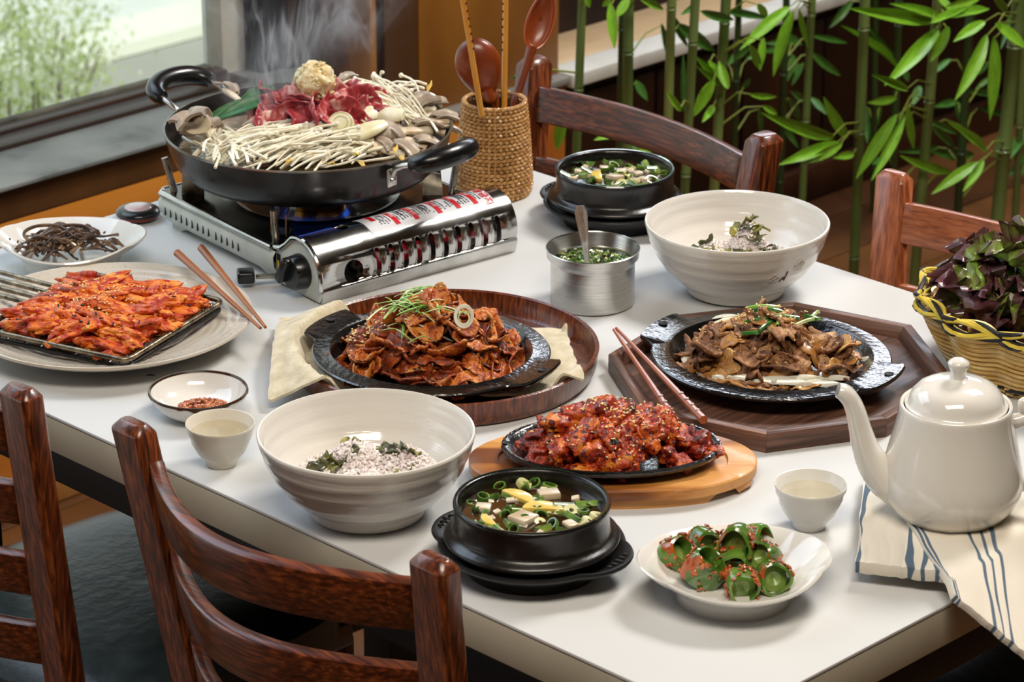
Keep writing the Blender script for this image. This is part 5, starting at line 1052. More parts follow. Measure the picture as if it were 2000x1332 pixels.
lv_ = [(.90, .008), (.985, .008), (1.0, .0095), (1.0, .0185), (.985, .0200), (.8, .0200), (.79, .0175), (.3, .0175)]
vs = [(p[0]*k, p[1]*k, z) for k, z in lv_ for p in pts]; fs = [tuple(range(n))[::-1], tuple((len(lv_)-1)*n+i for i in range(n))]
for q in range(len(lv_)-1): fs += [(q*n+i, q*n+(i+1) % n, (q+1)*n+(i+1) % n, (q+1)*n+i) for i in range(n)]
MB().add(vs, fs).obj('board_top', BRD, bo)
# lower body with scooped grips at each end
lo = MB(); m_ = 60
def lowh(x): return .0 if abs(x) < .092 else .0085*min(1, ((abs(x)-.092)/.010)**.6) if abs(x) < .118 else .0085*max(0, 1-((abs(x)-.118)/.006)) if abs(x) < .124 else 0.004
vs = []; xs = [-.136+.272*i/m_ for i in range(m_+1)]
for x in xs:
    y = .076*(max(0, 1-(x/.143)**2))**.43; vs += [(x, -y, lowh(x)), (x, y, lowh(x)), (x, y, .0090), (x, -y, .0090)]
fs = [(0, 3, 2, 1), tuple(4*m_+k for k in range(4))]
for i in range(m_): a = 4*i; fs += [(a+k, a+(k+1) % 4, a+4+(k+1) % 4, a+4+k) for k in range(4)]
lo.add(vs, fs).obj('board_base', BRD, bo)
for sg in (-1, 1): MB().box((0, 0, 0), (.024, .06, .002)).obj('scorched_grip', BRK, bo, (sg*.108, 0, .0075))
sk = empty('oval_skillet', (SKX, SKY, .0165), SKA, 'small oval black iron skillet of glazed red pork on the wooden board', 'skillet')
def rf(a, r, z): return (r+(.0006*sin(a*60) if r > .098 and z > .011 else 0), z)
MB().lathe([(0, 0), (.080, 0), (.090, .003), (.101, .009), (.1075, .0115), (.1090, .0145), (.1080, .0170), (.1045, .0175), (.1015, .0160), (.0965, .0120), (.088, .007), (.078, .005), (0, .005)], 144, ay=.66, rf=rf).obj('skillet_body', IRON, sk)
for sg in (-1, 1): MB().lathe([(0, .0003), (.0028, .0003), (.0036, .0008)], 16).obj('rim_hole', BLACKM, sk, (sg*.1040, 0, .0172))
RED1 = mat('glazed_pork', [(0.28, '#380a04'), (0.40, '#761806'), (0.50, '#a63009'), (0.60, '#c45612'), (0.74, '#d88a2c')], scale=70, detail=7, rough=0.34, coat=0.45, spec=.4, sss=0.03, bump=0.9, bscale=260, bdist=.003, distort=1.0, crough=0.08, speck=[('#5c0c05', 200, .55, .06), ('#180604', 80, .66, .05)], ovar=.16)
ck = [blob_mesh('chunk', RED1, (.0165*a, .0125*b, .0095*c), .22, 1.3, 300+i, 4, box=.55, fine=.05) for i, (a, b, c) in enumerate([(1, 1, 1), (1.2, .9, 1), (.9, 1.1, 1.1), (1.1, 1, .9), (.8, .8, 1.0), (1.25, .8, .8), (1, .9, 1.2), (.9, 1.2, .8), (1.1, 1.1, 1.1), (.7, .7, .9)])]
pl3 = pile_meat(SKX, SKY, .0215, 56, ck, None, 1.12, .62, .036, 'glazed dark red pork chunk in the small oval skillet', 'glazed pork chunks in the oval skillet', 23, ang=SKA, Rr=.081, nm='pork_chunk', tilt=(0, 60), sink=.3, sc=(.9, 1.35), bias=.55)
sp_ = [(p.x, p.y) for p in [at(r_.gauss(1215, 75), r_.gauss(822, 20), .062) for _ in range(230)]]
seeds('sesame_seeds', pl3, sp_, SESAME, label='sesame seeds over the glazed red pork in the skillet', cat='sesame')
# ================================================================ large plate, wire grill, grilled chicken
GX, GY = .1865-.012, 1.0577-.011
SPK = mat('speckled_glaze', [(0.3, '#b5aa9a'), (0.5, '#c3b9aa'), (0.7, '#ccc3b5')], scale=6, detail=5, rough=0.25, coat=0.5, bump=0.3, bscale=30)
lp = empty('large_plate', (GX, GY, 0), 0, 'large speckled beige plate under the wire grill of red chicken', 'plate')
def rf(a, r, z): return (r, z+.0003*sin(r*620) if .05 < r < .148 and z > .008 else z)
pr_ = [(0, .003), (.085, .003), (.088, 0), (.094, 0), (.098, .004), (.120, .010), (.142, .019), (.1555, .0255), (.1580, .0275), (.1575, .0300), (.1550, .0300)]+[(.1550-.0016*i, .0300-(.0300-.0105)*(1-(1-i/60)**1.6)) for i in range(1, 61)]+[(.04, .0100), (0, .0100)]
MB().lathe(pr_, 128, rf=rf).obj('plate_body', SPK, lp)
r_ = random.Random(31); fk = MB()
for i in range(380):
    a = r_.uniform(0, 6.28); q = r_.uniform(.125, .156); z = .0300-(.0300-.0105)*(1-max(0, 1-(.1550-q)/.0016/60)**1.6) if q < .155 else .030
    fk.ell((q*cos(a), q*sin(a), z+.0001), (.0005, .0005, .0002), 5, 3)
tag(fk.obj('glaze_speck', mat('speck_brown', '#5b4a3a', rough=.4), lp, fix=False), kind='stuff')
GZ_ = .034
g4 = [at(162, 531, GZ_), at(437, 588, GZ_), at(247, 705, GZ_)]; g4.append(g4[0]+g4[2]-g4[1])
gc = (g4[0]+g4[2])/2
gr = empty('wire_grill', (gc.x, gc.y, 0), 0, 'square double-frame wire grill holding the red chicken on the large plate', 'grill')
OLD = mat('sooted_wire', [(0.3, '#4a4236'), (0.55, '#8d806a'), (0.75, '#c0b49c')], scale=70, detail=5, rough=0.32, metal=0.9, rvar=.1, bump=.2, bscale=300)
SOOT = mat('charred_wire', [(0.4, '#0b0a09'), (0.8, '#2c2720')], scale=90, rough=0.4, metal=.5, coat=.3)
L4 = [Vector((p.x-gc.x, p.y-gc.y, GZ_)) for p in g4]
def rr4(z, r=.012, sc=1.0):
    out = []
    for i in range(4):
        p, a, b = L4[i]*sc, L4[i-1]*sc, L4[(i+1) % 4]*sc; da = (a-p).normalized()*r; db = (b-p).normalized()*r
        for k in range(5): t = k/4; out.append(((1-t)**2)*(p+da)+2*t*(1-t)*p+t*t*(p+db))
    for q in out: q.z = z
    return out
MB().tube(rr4(GZ_), .0030, 10, closed=True).obj('upper_frame', OLD, gr)
MB().tube(rr4(GZ_-.0085, sc=.985), .0030, 10, closed=True).obj('lower_frame', SOOT, gr)
wr_ = 0
for i in range(1, 17):
    for axis in (0, 1):
        t = i/17; A, B = (L4[0].lerp(L4[1], t), L4[3].lerp(L4[2], t)) if axis == 0 else (L4[0].lerp(L4[3], t), L4[1].lerp(L4[2], t))
        MB().tube([A.lerp(B, k/32)+Vector((0, 0, -.004+.0012*(1 if (k+i+axis) % 2 else -1)-(.003 if k in (0, 32) else 0))) for k in range(33)], .0009, 5).obj('grill_wire', SOOT, gr)
hd = (L4[3]-L4[2]); hdir = Vector((L4[3].x-L4[2].x, L4[3].y-L4[2].y, 0)).normalized(); edge = (L4[0]-L4[3]); 
hdl = (L4[0]+L4[3])/2
for k in range(4):
    st_ = L4[3].lerp(L4[0], .74-k*.095); MB().tube([st_-Vector((0, 0, .001)), st_+hdir*.10+Vector((0, 0, .003)), st_+hdir*.20+Vector((0, 0, .008))], .0029, 9).obj('handle_rod', OLD, gr)
for (px, py, sz) in ((292, 695, .014), (418, 622, .011)):
    p = at(px, py, .024)-gc; MB().tube([p+Vector(cs(.0, 0)+(0,))+RT*(sz*cos(t))*.8+Vector((0, 0, sz*.75*sin(t)))+Vector((FW.x, FW.y, 0))*(.004*sin(t)) for t in [pi*.95-2*pi*k/28*.62*1.7 for k in range(24)]], .0008, 6).obj('wire_clip', SOOT, gr)
CHK = mat('grilled_chicken', [(0.26, '#6a1c06'), (0.38, '#b1400c'), (0.48, '#d05f14'), (0.58, '#e07c22'), (0.72, '#eda045')], scale=60, detail=7, rough=0.42, coat=0.28, spec=.35, sss=0.04, bump=0.9, bscale=240, bdist=.003, distort=0.7, crough=0.12, stretch=(.6, 1, 1), speck=[('#a8240c', 190, .53, .06), ('#241008', 120, .69, .03)], ovar=.18)
cm = [blob_mesh('chicken', CHK, (.024*a, .0085*b, .0065*c), .26, 1.1, 400+i, 4, box=.1, fine=.07) for i, (a, b, c) in enumerate([(1, 1, 1), (1.2, .9, 1), (.8, 1.3, 1.1), (1.1, 1.1, .9), (.7, 1.0, 1.0), (1.3, .8, .9), (1, 1.3, 1), (.9, .9, 1.2), (1.1, 1.2, 1), (.75, 1.4, 1)])]
r_ = random.Random(41); plg = Pile((gc.x, gc.y, 0), .16, GZ_-.003)
ux, uy = (L4[1]-L4[0]), (L4[3]-L4[0])
spots = []
for i in range(12):
    for j in range(13):
        u, v = (i+.5+r_.uniform(-.35, .35))/12*.82+.09, (j+.5+r_.uniform(-.35, .35))/13*.84+.08; spots.append((u, v, r_.random()))
spots.sort(key=lambda q: q[2])
for i, (u, v, _) in enumerate(spots):
    p = L4[0]+ux*u+uy*v; dome_ = .013*(sin(pi*u)*sin(pi*v))
    ori = atan2(ux.y, ux.x)+r_.gauss(0, .55)+radians(25); q = Euler((r_.uniform(-.4, .4), r_.gauss(0, .16), ori), 'XYZ')
    s = r_.uniform(.75, 1.1); o = plg.drop('chicken_piece', cm[r_.randrange(10)], gc.x+p.x, gc.y+p.y, q, s, .5)
    if o.location.z > GZ_+.006+dome_: o.location.z = GZ_+.004+dome_
    tag(o, 'glossy red-orange grilled chicken strip on the wire grill', 'chicken', 'grilled chicken strips on the wire grill')
sp_ = []
for _ in range(170):
    u, v = r_.gauss(.42, .17), r_.gauss(.48, .18); p = L4[0]+ux*u+uy*v; sp_.append((gc.x+p.x, gc.y+p.y))
class _T:
    def top(s, x, y): return min(plg.top(x, y), GZ_+.012+.013)
seeds('sesame_seeds', _T(), sp_, SESAME, size=.0016, label='sesame seeds on the grilled red chicken', cat='sesame')
ch = MB()
for _ in range(26):
    u, v = r_.uniform(.1, .95), r_.uniform(.1, .9); p = L4[0]+ux*u+uy*v; x, y = gc.x+p.x, gc.y+p.y; ch.box((x, y, _T().top(x, y)+.0008), (.005, .0018, .001), Euler((r_.uniform(-.5, .5), r_.uniform(-.5, .5), r_.uniform(0, 3))).to_matrix())
tag(ch.obj('charred_scraps', BLACKM, None, fix=False), 'small black charred scraps on the grilled chicken', 'char', kind='stuff')
# ================================================================ chopsticks
CSW = wood('chopstick_wood', '#6a3216', '#b4713f', 'x', 50, 0.3, 0.4, '#92522a', st=20)
CSW2 = wood('chopstick_red', '#7a3416', '#c4744a', 'x', 50, 0.3, 0.4, '#a4552e', st=20); NOT = mat('notch_metal', '#9a8278', rough=.35, coat=.4)
def chopstick(thick, thin, m, label, notch=False, r0=.0047, r1=.0018):
    a, b = Vector(thick), Vector(thin); mid = (a+b)/2; L = (b-a).length; q = (b-a).to_track_quat('X', 'Z')
    o = empty('chopstick', mid, 0, label, 'chopstick', 'chopsticks'); o.rotation_mode = 'QUATERNION'; o.rotation_quaternion = q
    path = [(-L/2+L*k/40, 0, 0) for k in range(41)]; rad = []
    for k in range(41):
        t = k/40; rd = r0+(r1-r0)*t
        if notch and .04 < t < .34: rd *= 1-.10*abs(sin(t*pi/.30*4))
        rad.append(rd)
    mb = MB().tube(path, rad, 8 if not notch else 8, upv=(0, sin(pi/8), cos(pi/8))); mb.obj('stick', m, o, bevel=0)
    if notch:
        for k in range(4): MB().lathe([(0, .0003), (.0024, .0002), (.0028, -.0006)], 18).obj('inlay', NOT, o, (-L/2+.018+k*.0155, 0, r0*.88), (0, 0, 0))
    return o
chopstick(at(346, 494, .048), at(509, 641, .0305), CSW, 'brown wooden chopstick resting on the large plate, lower of the pair')
chopstick(at(393, 484, .045), at(511, 639, .0335)+RT*.004, CSW, 'brown wooden chopstick resting on the large plate, upper of the pair')
chopstick(at(1322, 826, .0325), at(1199, 644, .030), CSW2, 'reddish carved chopstick on the octagonal tray, nearer the skillet', True)
chopstick(at(1374, 820, .0320), at(1204, 641, .031), CSW2, 'reddish carved chopstick on the octagonal tray, nearer the iron plate', True)
# ================================================================ striped towel and teapot
def stripe_mat(name, centers, base=('#cfc6b4', '#ddd5c6'), w=.012):
    m = bpy.data.materials.new(name); m.use_nodes = True; nt = m.node_tree; N = nt.nodes; L = nt.links; b = N['Principled BSDF']
    tc = N.new('ShaderNodeTexCoord'); sx = N.new('ShaderNodeSeparateXYZ'); L.new(tc.outputs['UV'], sx.inputs[0])
    ns = N.new('ShaderNodeTexNoise'); ns.inputs['Scale'].default_value = 300; L.new(tc.outputs['UV'], ns.inputs['Vector'])
    stops = [(0.0, base[1])]
    for c in centers: stops += [(max(.0, c-w/2), base[1]), (max(.001, c-w/2+.001), '#4f6173'), (c+w/2, '#56697c'), (c+w/2+.001, base[1])]
    r = ramp(nt, stops, 'LINEAR'); L.new(sx.outputs[0], r.inputs[0]); L.new(r.outputs[0], b.inputs['Base Color']); b.inputs['Roughness'].default_value = .9
    t2 = N.new('ShaderNodeTexNoise'); t2.inputs['Scale'].default_value = 700; L.new(tc.outputs['Object'], t2.inputs['Vector'])
    bp = N.new('ShaderNodeBump'); bp.inputs['Strength'].default_value = .5; bp.inputs['Distance'].default_value = .001; L.new(t2.outputs['Fac'], bp.inputs['Height']); L.new(bp.outputs[0], b.inputs['Normal']); return m
TW = empty('striped_towel', at(1850, 1080, 0), 0, 'cream kitchen towel with blue stripes folded under the white teapot', 'towel')
def coons(pts, z, wr, seed, edge=None):
    P4 = [at(a, b, z) for a, b in pts]
    def fn(u, v):
        p = P4[0]*(1-u)*(1-v)+P4[1]*u*(1-v)+P4[2]*u*v+P4[3]*(1-u)*v
        p = p+Vector((nz(u*3, v*5, seed), nz(u*4, v*3, seed+4), 0))*.004*min(1, 6*min(u, 1-u, v, 1-v)+.3); inside = (p.x > -.0 and p.y > 0)
        p.z = z+wr*nz(u*5, v*4, seed)+wr*.5*nz(u*11, v*7, seed)+.0012*sin(u*40+v*3)*max(0, nz(u*3, v*3, seed+9))
        if p.y < 0: p.z -= min(.05, (-p.y)*.55)
        # rounded folded edges
        return p-TW.location
    return fn
MB().grid(coons([(1691, 918), (1850, 985), (1848, 1140), (1669, 1118)], .0125, .0016, 2), 60, 40, thick=.0115, uv=True).obj('lower_fold', stripe_mat('towel_stripes_a', [.03, .60, .75, .90], w=.042), TW, bevel=.0025)
MB().grid(coons([(1700, 925), (2130, 960), (2110, 1225), (1857, 1158)], .0205, .0022, 6), 90, 50, thick=.0080, uv=True).obj('upper_fold', stripe_mat('towel_stripes_b', [.015, .045, .33, .40, .47, .76, .80], w=.020), TW, bevel=.002)
# teapot
TZ = .0215; TX, TY = at(1855, 1010, TZ).x, at(1855, 1010, TZ).y
POR = mat('porcelain', [(0.3, '#dcd8d0'), (0.7, '#e2ded7')], scale=3, rough=0.07, coat=0.8, spec=.5, sss=.05, crough=.03)
tp_ = empty('teapot', (TX, TY, TZ), 0, 'white porcelain teapot standing on the striped towel', 'teapot')
lathe_obj('pot_body', [(0, .003), (.043, .003), (.0445, 0), (.0465, 0), (.0475, .005), (.056, .012), (.0635, .022), (.0670, .034), (.0668, .046), (.0640, .060), (.0595, .078), (.0558, .094), (.0535, .108), (.0530, .1155), (.0520, .1180), (.0500, .1180), (.0485, .1150), (.0480, .1125)], POR, None, tp_, n=112, sm=2)
lid = MB(); lathe_l = [(.0475, .1135), (.0478, .1165), (.0462, .1178), (.0452, .1195), (.0425, .1265), (.0365, .1335), (.0280, .1380), (.0160, .1408), (.0085, .1415), (.0062, .1430), (.0062, .1465), (.0072, .1500), (.0098, .1555), (.0102, .1580), (.0088, .1602), (.0045, .1625), (0, .1630)]
pr = [lathe_l[0]]
for (a, b), (c, d) in zip(lathe_l, lathe_l[1:]): pr += [((a+c)/2, (b+d)/2), (c, d)]
MB().lathe(pr, 96).obj('lid', POR, tp_)
d = Vector(cs(-1, .0)+(0,)).normalized()
q = [(.048, .030, .0235), (.062, .040, .0225), (.074, .054, .0190), (.083, .072, .0155), (.089, .092, .0130), (.094, .110, .0115), (.099, .121, .0105), (.105, .128, .0102), (.111, .1305, .0085)]
path = [d*a+Vector((0, 0, b)) for a, b, c in q]; rad = [c for a, b, c in q]
def smooth_path(path, rad, n=4):
    P_, R__ = [], []
    for i in range(len(path)-1):
        p0, p1, p2, p3 = path[max(0, i-1)], path[i], path[i+1], path[min(len(path)-1, i+2)]
        for k in range(n):
            t = k/n; P_.append(.5*((2*p1)+(p2-p0)*t+(2*p0-5*p1+4*p2-p3)*t*t+(3*p1-p0-3*p2+p3)*t**3)); R__.append(rad[i]+(rad[i+1]-rad[i])*t)
    return P_+[path[-1]], R__+[rad[-1]]
P_, R__ = smooth_path(path, rad); MB().tube(P_, R__, 24, flat=.82).obj('spout', POR, tp_)
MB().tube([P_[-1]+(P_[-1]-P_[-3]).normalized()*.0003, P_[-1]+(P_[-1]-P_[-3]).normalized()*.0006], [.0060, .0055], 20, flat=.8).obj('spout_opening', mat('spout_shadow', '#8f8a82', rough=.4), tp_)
e_ = -d
q = [(.052, .098, .0075), (.062, .101, .0070), (.070, .104, .0068), (.084, .106, .0066), (.096, .098, .0064), (.102, .082, .0062), (.099, .062, .0062), (.086, .046, .0062), (.070, .036, .0068), (.060, .032, .0075)]
P_, R__ = smooth_path([e_*a+Vector((0, 0, b)) for a, b, c in q], [c for a, b, c in q]); MB().tube(P_, R__, 18).obj('handle', POR, tp_)
P_, R__ = smooth_path([e_*a+Vector((0, 0, b)) for a, b in ((.070, .106), (.064, .112), (.062, .118), (.068, .119), (.072, .114))], [.006, .0058, .005, .004, .003]); MB().tube(P_, R__, 14).obj('handle_scroll', POR, tp_)
# ================================================================ wicker basket of lettuce
WX, WY_ = at(2022, 722, 0).x, at(2022, 722, 0).y
bk = empty('wicker_basket', (WX, WY_, 0), 0, 'yellow and black fluted wicker basket full of red lettuce', 'basket')
WK = mat('wicker_yellow', [(0.3, '#c09246'), (0.6, '#e0bb72'), (0.8, '#eed292')], scale=40, rough=0.35, coat=0.3); WB = mat('wicker_black', '#15130f', rough=.4, coat=.3)
WY2 = mat('wicker_bright', [(0.3, '#cdb13a'), (0.7, '#e3cb58')], scale=30, rough=.35, coat=.3)
def brad(z): return .080+.046*(z/.085)**.8
def flute(a, z): return 1+.045*sin(a*11)*min(1, z/.02)
NR = 13
for k in range(NR):
    z = .004+k*.0062; n = 176
    pth = [(brad(z)*flute(a, z)*cos(a)+.0008*sin(a*88+pi*k)*cos(a), brad(z)*flute(a, z)*sin(a)+.0008*sin(a*88+pi*k)*sin(a), z+.004*(z/.085)*sin(a*11+1.2)) for a in [2*pi*i/n for i in range(n)]]
    MB().tube(pth, .0031, 7, closed=True).obj('wicker_strand', WB if k in (1,) else WK, bk)
def zt(a, ph, amp): return .083+amp*sin(a*5.5+ph)
for k, (ph, amp, m, off) in enumerate([(0, .008, WY2, 0), (pi, .008, WY2, .002), (.45, .008, WB, .0005), (pi+.45, .008, WY2, .003), (pi-.45, .008, WB, .002)]):
    n = 220; MB().tube([((brad(.083)+off+.003*sin(a*5.5*2+ph))*flute(a, .08)*cos(a), (brad(.083)+off+.003*sin(a*5.5*2+ph))*flute(a, .08)*sin(a), zt(a, ph, amp)) for a in [4*pi*i/n*1.0 for i in range(n)]], .0026, 7, closed=True).obj('rim_braid', m, bk)
for k in range(6):
    ph = k*pi/3; n = 160; MB().tube([((.087+.003*sin(a*12+ph))*cos(a), (.087+.003*sin(a*12+ph))*sin(a), .007+.005*sin(a*12+ph*1.0)) for a in [2*pi*i/n for i in range(n)]], .0024, 6, closed=True).obj('foot_braid', (WB if k % 2 else WK), bk)
for k in range(22):
    a = 2*pi*k/22; s_ = MB().tube([(brad(z)*flute(a, z)*cos(a)*.985, brad(z)*flute(a, z)*sin(a)*.985, z) for z in (.002, .03, .06, .084)], .0022, 6).obj('stake', WK, bk)
MB().lathe([(0, .003), (.082, .003)], 48).obj('basket_floor', WK, bk)
# lettuce leaves: ruffled sheets, green at the heart and purple at the frill
def leaf_sheet(seed, L=.10):
    r = random.Random(seed); f1, f2 = r.uniform(0, 6), r.uniform(0, 6)
    mb = MB(); uv = []
    NU, NV = 64, 26; pts = {}
    vs = []
    for i in range(NU+1):
        for j in range(NV+1):
            u, v = i/NU, j/NV; s = (u-.5)*2; half = L*.50*sin(pi*(.08+.60*v))**.8; e = max(abs(s), max(0, (v-.55)/.45)); ru = e**2.2
            x = half*s*(1-.15*ru*sin(v*30+f1)); y = L*v*(1-.34*abs(s)**2.2); z = .012*ru*sin(s*11+f2+2*nz(x*20, y*20, seed))*min(1, v*1.6)+.008*abs(s)**2*sin(v*20*(1 if s > 0 else 1.13)+f1)+.0035*ru*sin(s*34+v*20+f1)+.006*ru*nz(x*90, y*90, seed)*2+.25*x*x/L*3+.0035*nz(x*60, y*60, seed+5)-.22*(v-.5)**2*L
            vs.append((x, y-L/2, z)); uv.append((e, v))
    fs = [(i*(NV+1)+j, (i+1)*(NV+1)+j, (i+1)*(NV+1)+j+1, i*(NV+1)+j+1) for i in range(NU) for j in range(NV)]
    mb.v = vs; mb.f = fs; mb.uv = uv; return mb
lm = bpy.data.materials.new('red_leaf_lettuce'); lm.use_nodes = True; nt = lm.node_tree; N = nt.nodes; L_ = nt.links; b = N['Principled BSDF']
tc = N.new('ShaderNodeTexCoord'); sx = N.new('ShaderNodeSeparateXYZ'); L_.new(tc.outputs['UV'], sx.inputs[0]); ns = N.new('ShaderNodeTexNoise'); ns.inputs['Scale'].default_value = 60; ns.inputs['Detail'].default_value = 5; L_.new(tc.outputs['Object'], ns.inputs['Vector'])
oi = N.new('ShaderNodeObjectInfo'); m1 = N.new('ShaderNodeMath'); m1.operation = 'MULTIPLY_ADD'; m1.inputs[1].default_value = .9; L_.new(ns.outputs['Fac'], m1.inputs[0]); L_.new(sx.outputs[0], m1.inputs[2])
m2 = N.new('ShaderNodeMath'); m2.operation = 'MULTIPLY_ADD'; m2.inputs[1].default_value = .55; L_.new(oi.outputs['Random'], m2.inputs[0]); L_.new(m1.outputs[0], m2.inputs[2])
mr = N.new('ShaderNodeMapRange'); mr.inputs[1].default_value = .45; mr.inputs[2].default_value = 2.2; L_.new(m2.outputs[0], mr.inputs[0])
r = ramp(nt, [(0, '#a4c452'), (.40, '#86a63e'), (.56, '#6a7234'), (.66, '#5c3a36'), (.84, '#4a2430'), (1, '#7a3c4c')]); L_.new(mr.outputs[0], r.inputs[0]); L_.new(r.outputs[0], b.inputs['Base Color']); b.inputs['Roughness'].default_value = .38; b.inputs['Coat Weight'].default_value = .12
bp = N.new('ShaderNodeBump'); bp.inputs['Strength'].default_value = .5; bp.inputs['Distance'].default_value = .002; L_.new(ns.outputs['Fac'], bp.inputs['Height']); L_.new(bp.outputs[0], b.inputs['Normal'])
lms = [leaf_sheet(i, .125).mesh('lettuce', lm, fix=False) for i in range(6)]
r_ = random.Random(4)
lspots = []
for k in range(24):
    rr = .078*sqrt((k+.5)/24); a = k*2.4; lspots.append((rr*cos(a), rr*sin(a), rr))
lspots.sort(key=lambda q: -q[2])
for i, (dx, dy, rr) in enumerate(lspots):
    out = atan2(dy, dx); z = .066+.055*(1-rr/.078)+(.030 if dx+dy > .04 else 0)*r_.random()
    o = link('lettuce_leaf', lms[i % 6], None, (WX+dx, WY_+dy, z), None, r_.uniform(.75, 1.0)); o.rotation_euler = Euler((radians(r_.uniform(25, 65))*(1 if i % 5 else -.3), radians(r_.uniform(-30, 30)), out-pi/2+r_.uniform(-.6, .6)), 'XYZ')
    tag(o, 'ruffled dark red lettuce leaf in the wicker basket', 'lettuce', 'red lettuce leaves in the basket')
# ================================================================ rattan holder with utensils
HX, HY = .8137, 1.0891
hb = empty('rattan_holder', (HX, HY, 0), 0, 'woven rattan utensil holder beside the stove', 'holder')
RAT = mat('rattan', [(0.3, '#9a6a34'), (0.55, '#c2935a'), (0.8, '#dcb582')], scale=50, detail=4, rough=0.4, coat=0.25)
HH = .118
def hr(z): return .0455-.0012*(z/HH)-.0065*(z/HH)**1.8+(-.003*(1-z/.012) if z < .012 else 0)
for k in range(25):
    z = .004+k*(HH-.008)/24; n = 172; nb = 37
    MB().tube([((hr(z)+.0011*sin(nb*a+pi*k))*cos(a), (hr(z)+.0011*sin(nb*a+pi*k))*sin(a), z+.0004*cos(nb*a)) for a in [2*pi*i/n for i in range(n)]], [.0019+.0006*sin(nb*2*pi*i/n+pi*k) for i in range(n)], 6, closed=True).obj('woven_row', RAT, hb)
for k in range(37):
    a = 2*pi*(k+.25)/37; MB().tube([((hr(z)+.0002)*cos(a+.02*sin(z*400)), (hr(z)+.0002)*sin(a+.02*sin(z*400)), z) for z in [HH*i/16 for i in range(17)]], .0014, 5).obj('stake', RAT, hb)
for ph in (0, pi): MB().tube([((hr(HH)+.0012*cos(26*a+ph))*cos(a), (hr(HH)+.0012*cos(26*a+ph))*sin(a), HH+.0005+.0012*sin(26*a+ph)) for a in [2*pi*i/208 for i in range(208)]], .0020, 7, closed=True).obj('rim_braid', RAT, hb)
MB().lathe([(0, .003), (.0425, .003)], 32).obj('holder_floor', RAT, hb)
MB().lathe([(.036, HH-.006), (.0375, HH*.5), (.040, .005)], 48).obj('lining', mat('rattan_dark', '#5a3c20', rough=.6), hb)
SPW = mat('spoon_wood', [(0.3, '#5a210a'), (0.5, '#813711'), (0.75, '#a4541f')], scale=14, detail=5, rough=0.33, coat=0.25, stretch=(1, 1, .3), crough=.15)
def hol(px, py, Y=HY): return atY(px, py, Y)
# ladle seen from the back of its bowl
lb_ = empty('wooden_ladle', (HX-.004, HY, .012), 0, 'dark wooden ladle turned bowl-back forward in the rattan holder', 'ladle')
o0 = lb_.location
vd = Vector((FW.x, FW.y, 0)).normalized()
cb_ = hol(935, 128)-o0; n = MB()
ax1 = (RT*.35+Vector((0, 0, .93))).normalized(); ax1 = (RT*-.28+Vector((0, 0, .96))).normalized(); ax2 = ax1.cross(vd).normalized()
def lf(u, v):
    a = 2*pi*u; th = v*pi*.5; rr = sin(th); up_ = .0330*cos(a)*rr*(1.08 if cos(a) > 0 else 1.25); sd_ = .0285*sin(a)*rr*(1-.22*max(0, -cos(a))*rr)
    return cb_+ax1*up_+ax2*sd_-vd*(.016*cos(th))
n.grid(lf, 40, 14, thick=-.0022).obj('ladle_bowl', SPW, lb_)
hp = [cb_-ax1*.030-vd*.004, cb_-ax1*.040-vd*.003+RT*.002, hol(965, 185)-o0, hol(968, 215)-o0, Vector((0, 0, 0))]
hp, hr_ = smooth_path(hp, [.015, .0105, .0070, .0060, .0048]); MB().tube(hp, hr_, 14, flat=.7).obj('ladle_handle', SPW, lb_)
# spoon, open side forward
so2 = empty('wooden_spoon', (HX+.004, HY-.004, .012), 0, 'dark wooden spoon with an oval bowl leaning right in the rattan holder', 'spoon')
o0 = so2.location; cb_ = hol(1056, 38)-o0; bt = hol(1012, 178)-o0; ax1 = (cb_-bt).normalized(); ax2 = ax1.cross(vd).normalized()
def sf2(u, v):
    a = 2*pi*u; th = v*pi*.5; rr = sin(th); return cb_+ax1*(.036*cos(a)*rr)+ax2*(.0165*sin(a)*rr*(1-.12*cos(a)))+vd*(.009*cos(th)-.004)
MB().grid(sf2, 36, 12, thick=.0020).obj('spoon_bowl', SPW, so2)
MB().tube([cb_+ax1*(.0362*cos(2*pi*i/40))+ax2*(.0166*sin(2*pi*i/40)*(1-.12*cos(2*pi*i/40)))-vd*.004 for i in range(40)], .0013, 7, closed=True).obj('spoon_edge', mat('spoon_edge_wood', '#a04a1c', rough=.3, coat=.5), so2)
hp, hr_ = smooth_path([cb_-ax1*.034, cb_-ax1*.042, cb_-ax1*.055, bt+Vector((0, 0, .0)), hol(1000, 215)-o0, Vector((0, 0, 0))], [.008, .0068, .0060, .0060, .0058, .005]); MB().tube(hp, hr_, 14, flat=.75).obj('spoon_handle', SPW, so2)
BAM = mat('bamboo_stick', [(0.3, '#b9751f'), (0.6, '#d79a3e'), (0.8, '#e6b766')], scale=30, rough=0.35, coat=.3, stretch=(1, 1, .1)); NCH = mat('burnt_notch', '#4a200a', rough=.5)
for (tx, ty, bx, by, lb, dv) in ((897, -40, 936, 196, 'pale bamboo stick with burnt notches leaning left in the rattan holder', .0), (988, -40, 985, 200, 'pale bamboo stick with burnt notches upright in the rattan holder', .010)):
    t0 = hol(tx, ty, HY-.02+dv); b0 = hol(bx, by, HY-.03+dv); dd = (b0-t0).normalized(); e0 = b0+dd*.02
    bs = empty('bamboo_stick', e0, 0, lb, 'stick', 'bamboo sticks in the holder')
    MB().tube([Vector((0, 0, 0)), (t0-e0)*.5, t0-e0], [.0036, .0036, .0034], 8).obj('stick', BAM, bs)
    for k in range(9): MB().box((0, 0, 0), (.0022, .0022, .0026)).obj('notch', NCH, bs, (t0-e0)*(.50+k*.055)+RT*(.0030 if lb[38] == 'n' or 'left' in lb else -.0030)-vd*.0012)
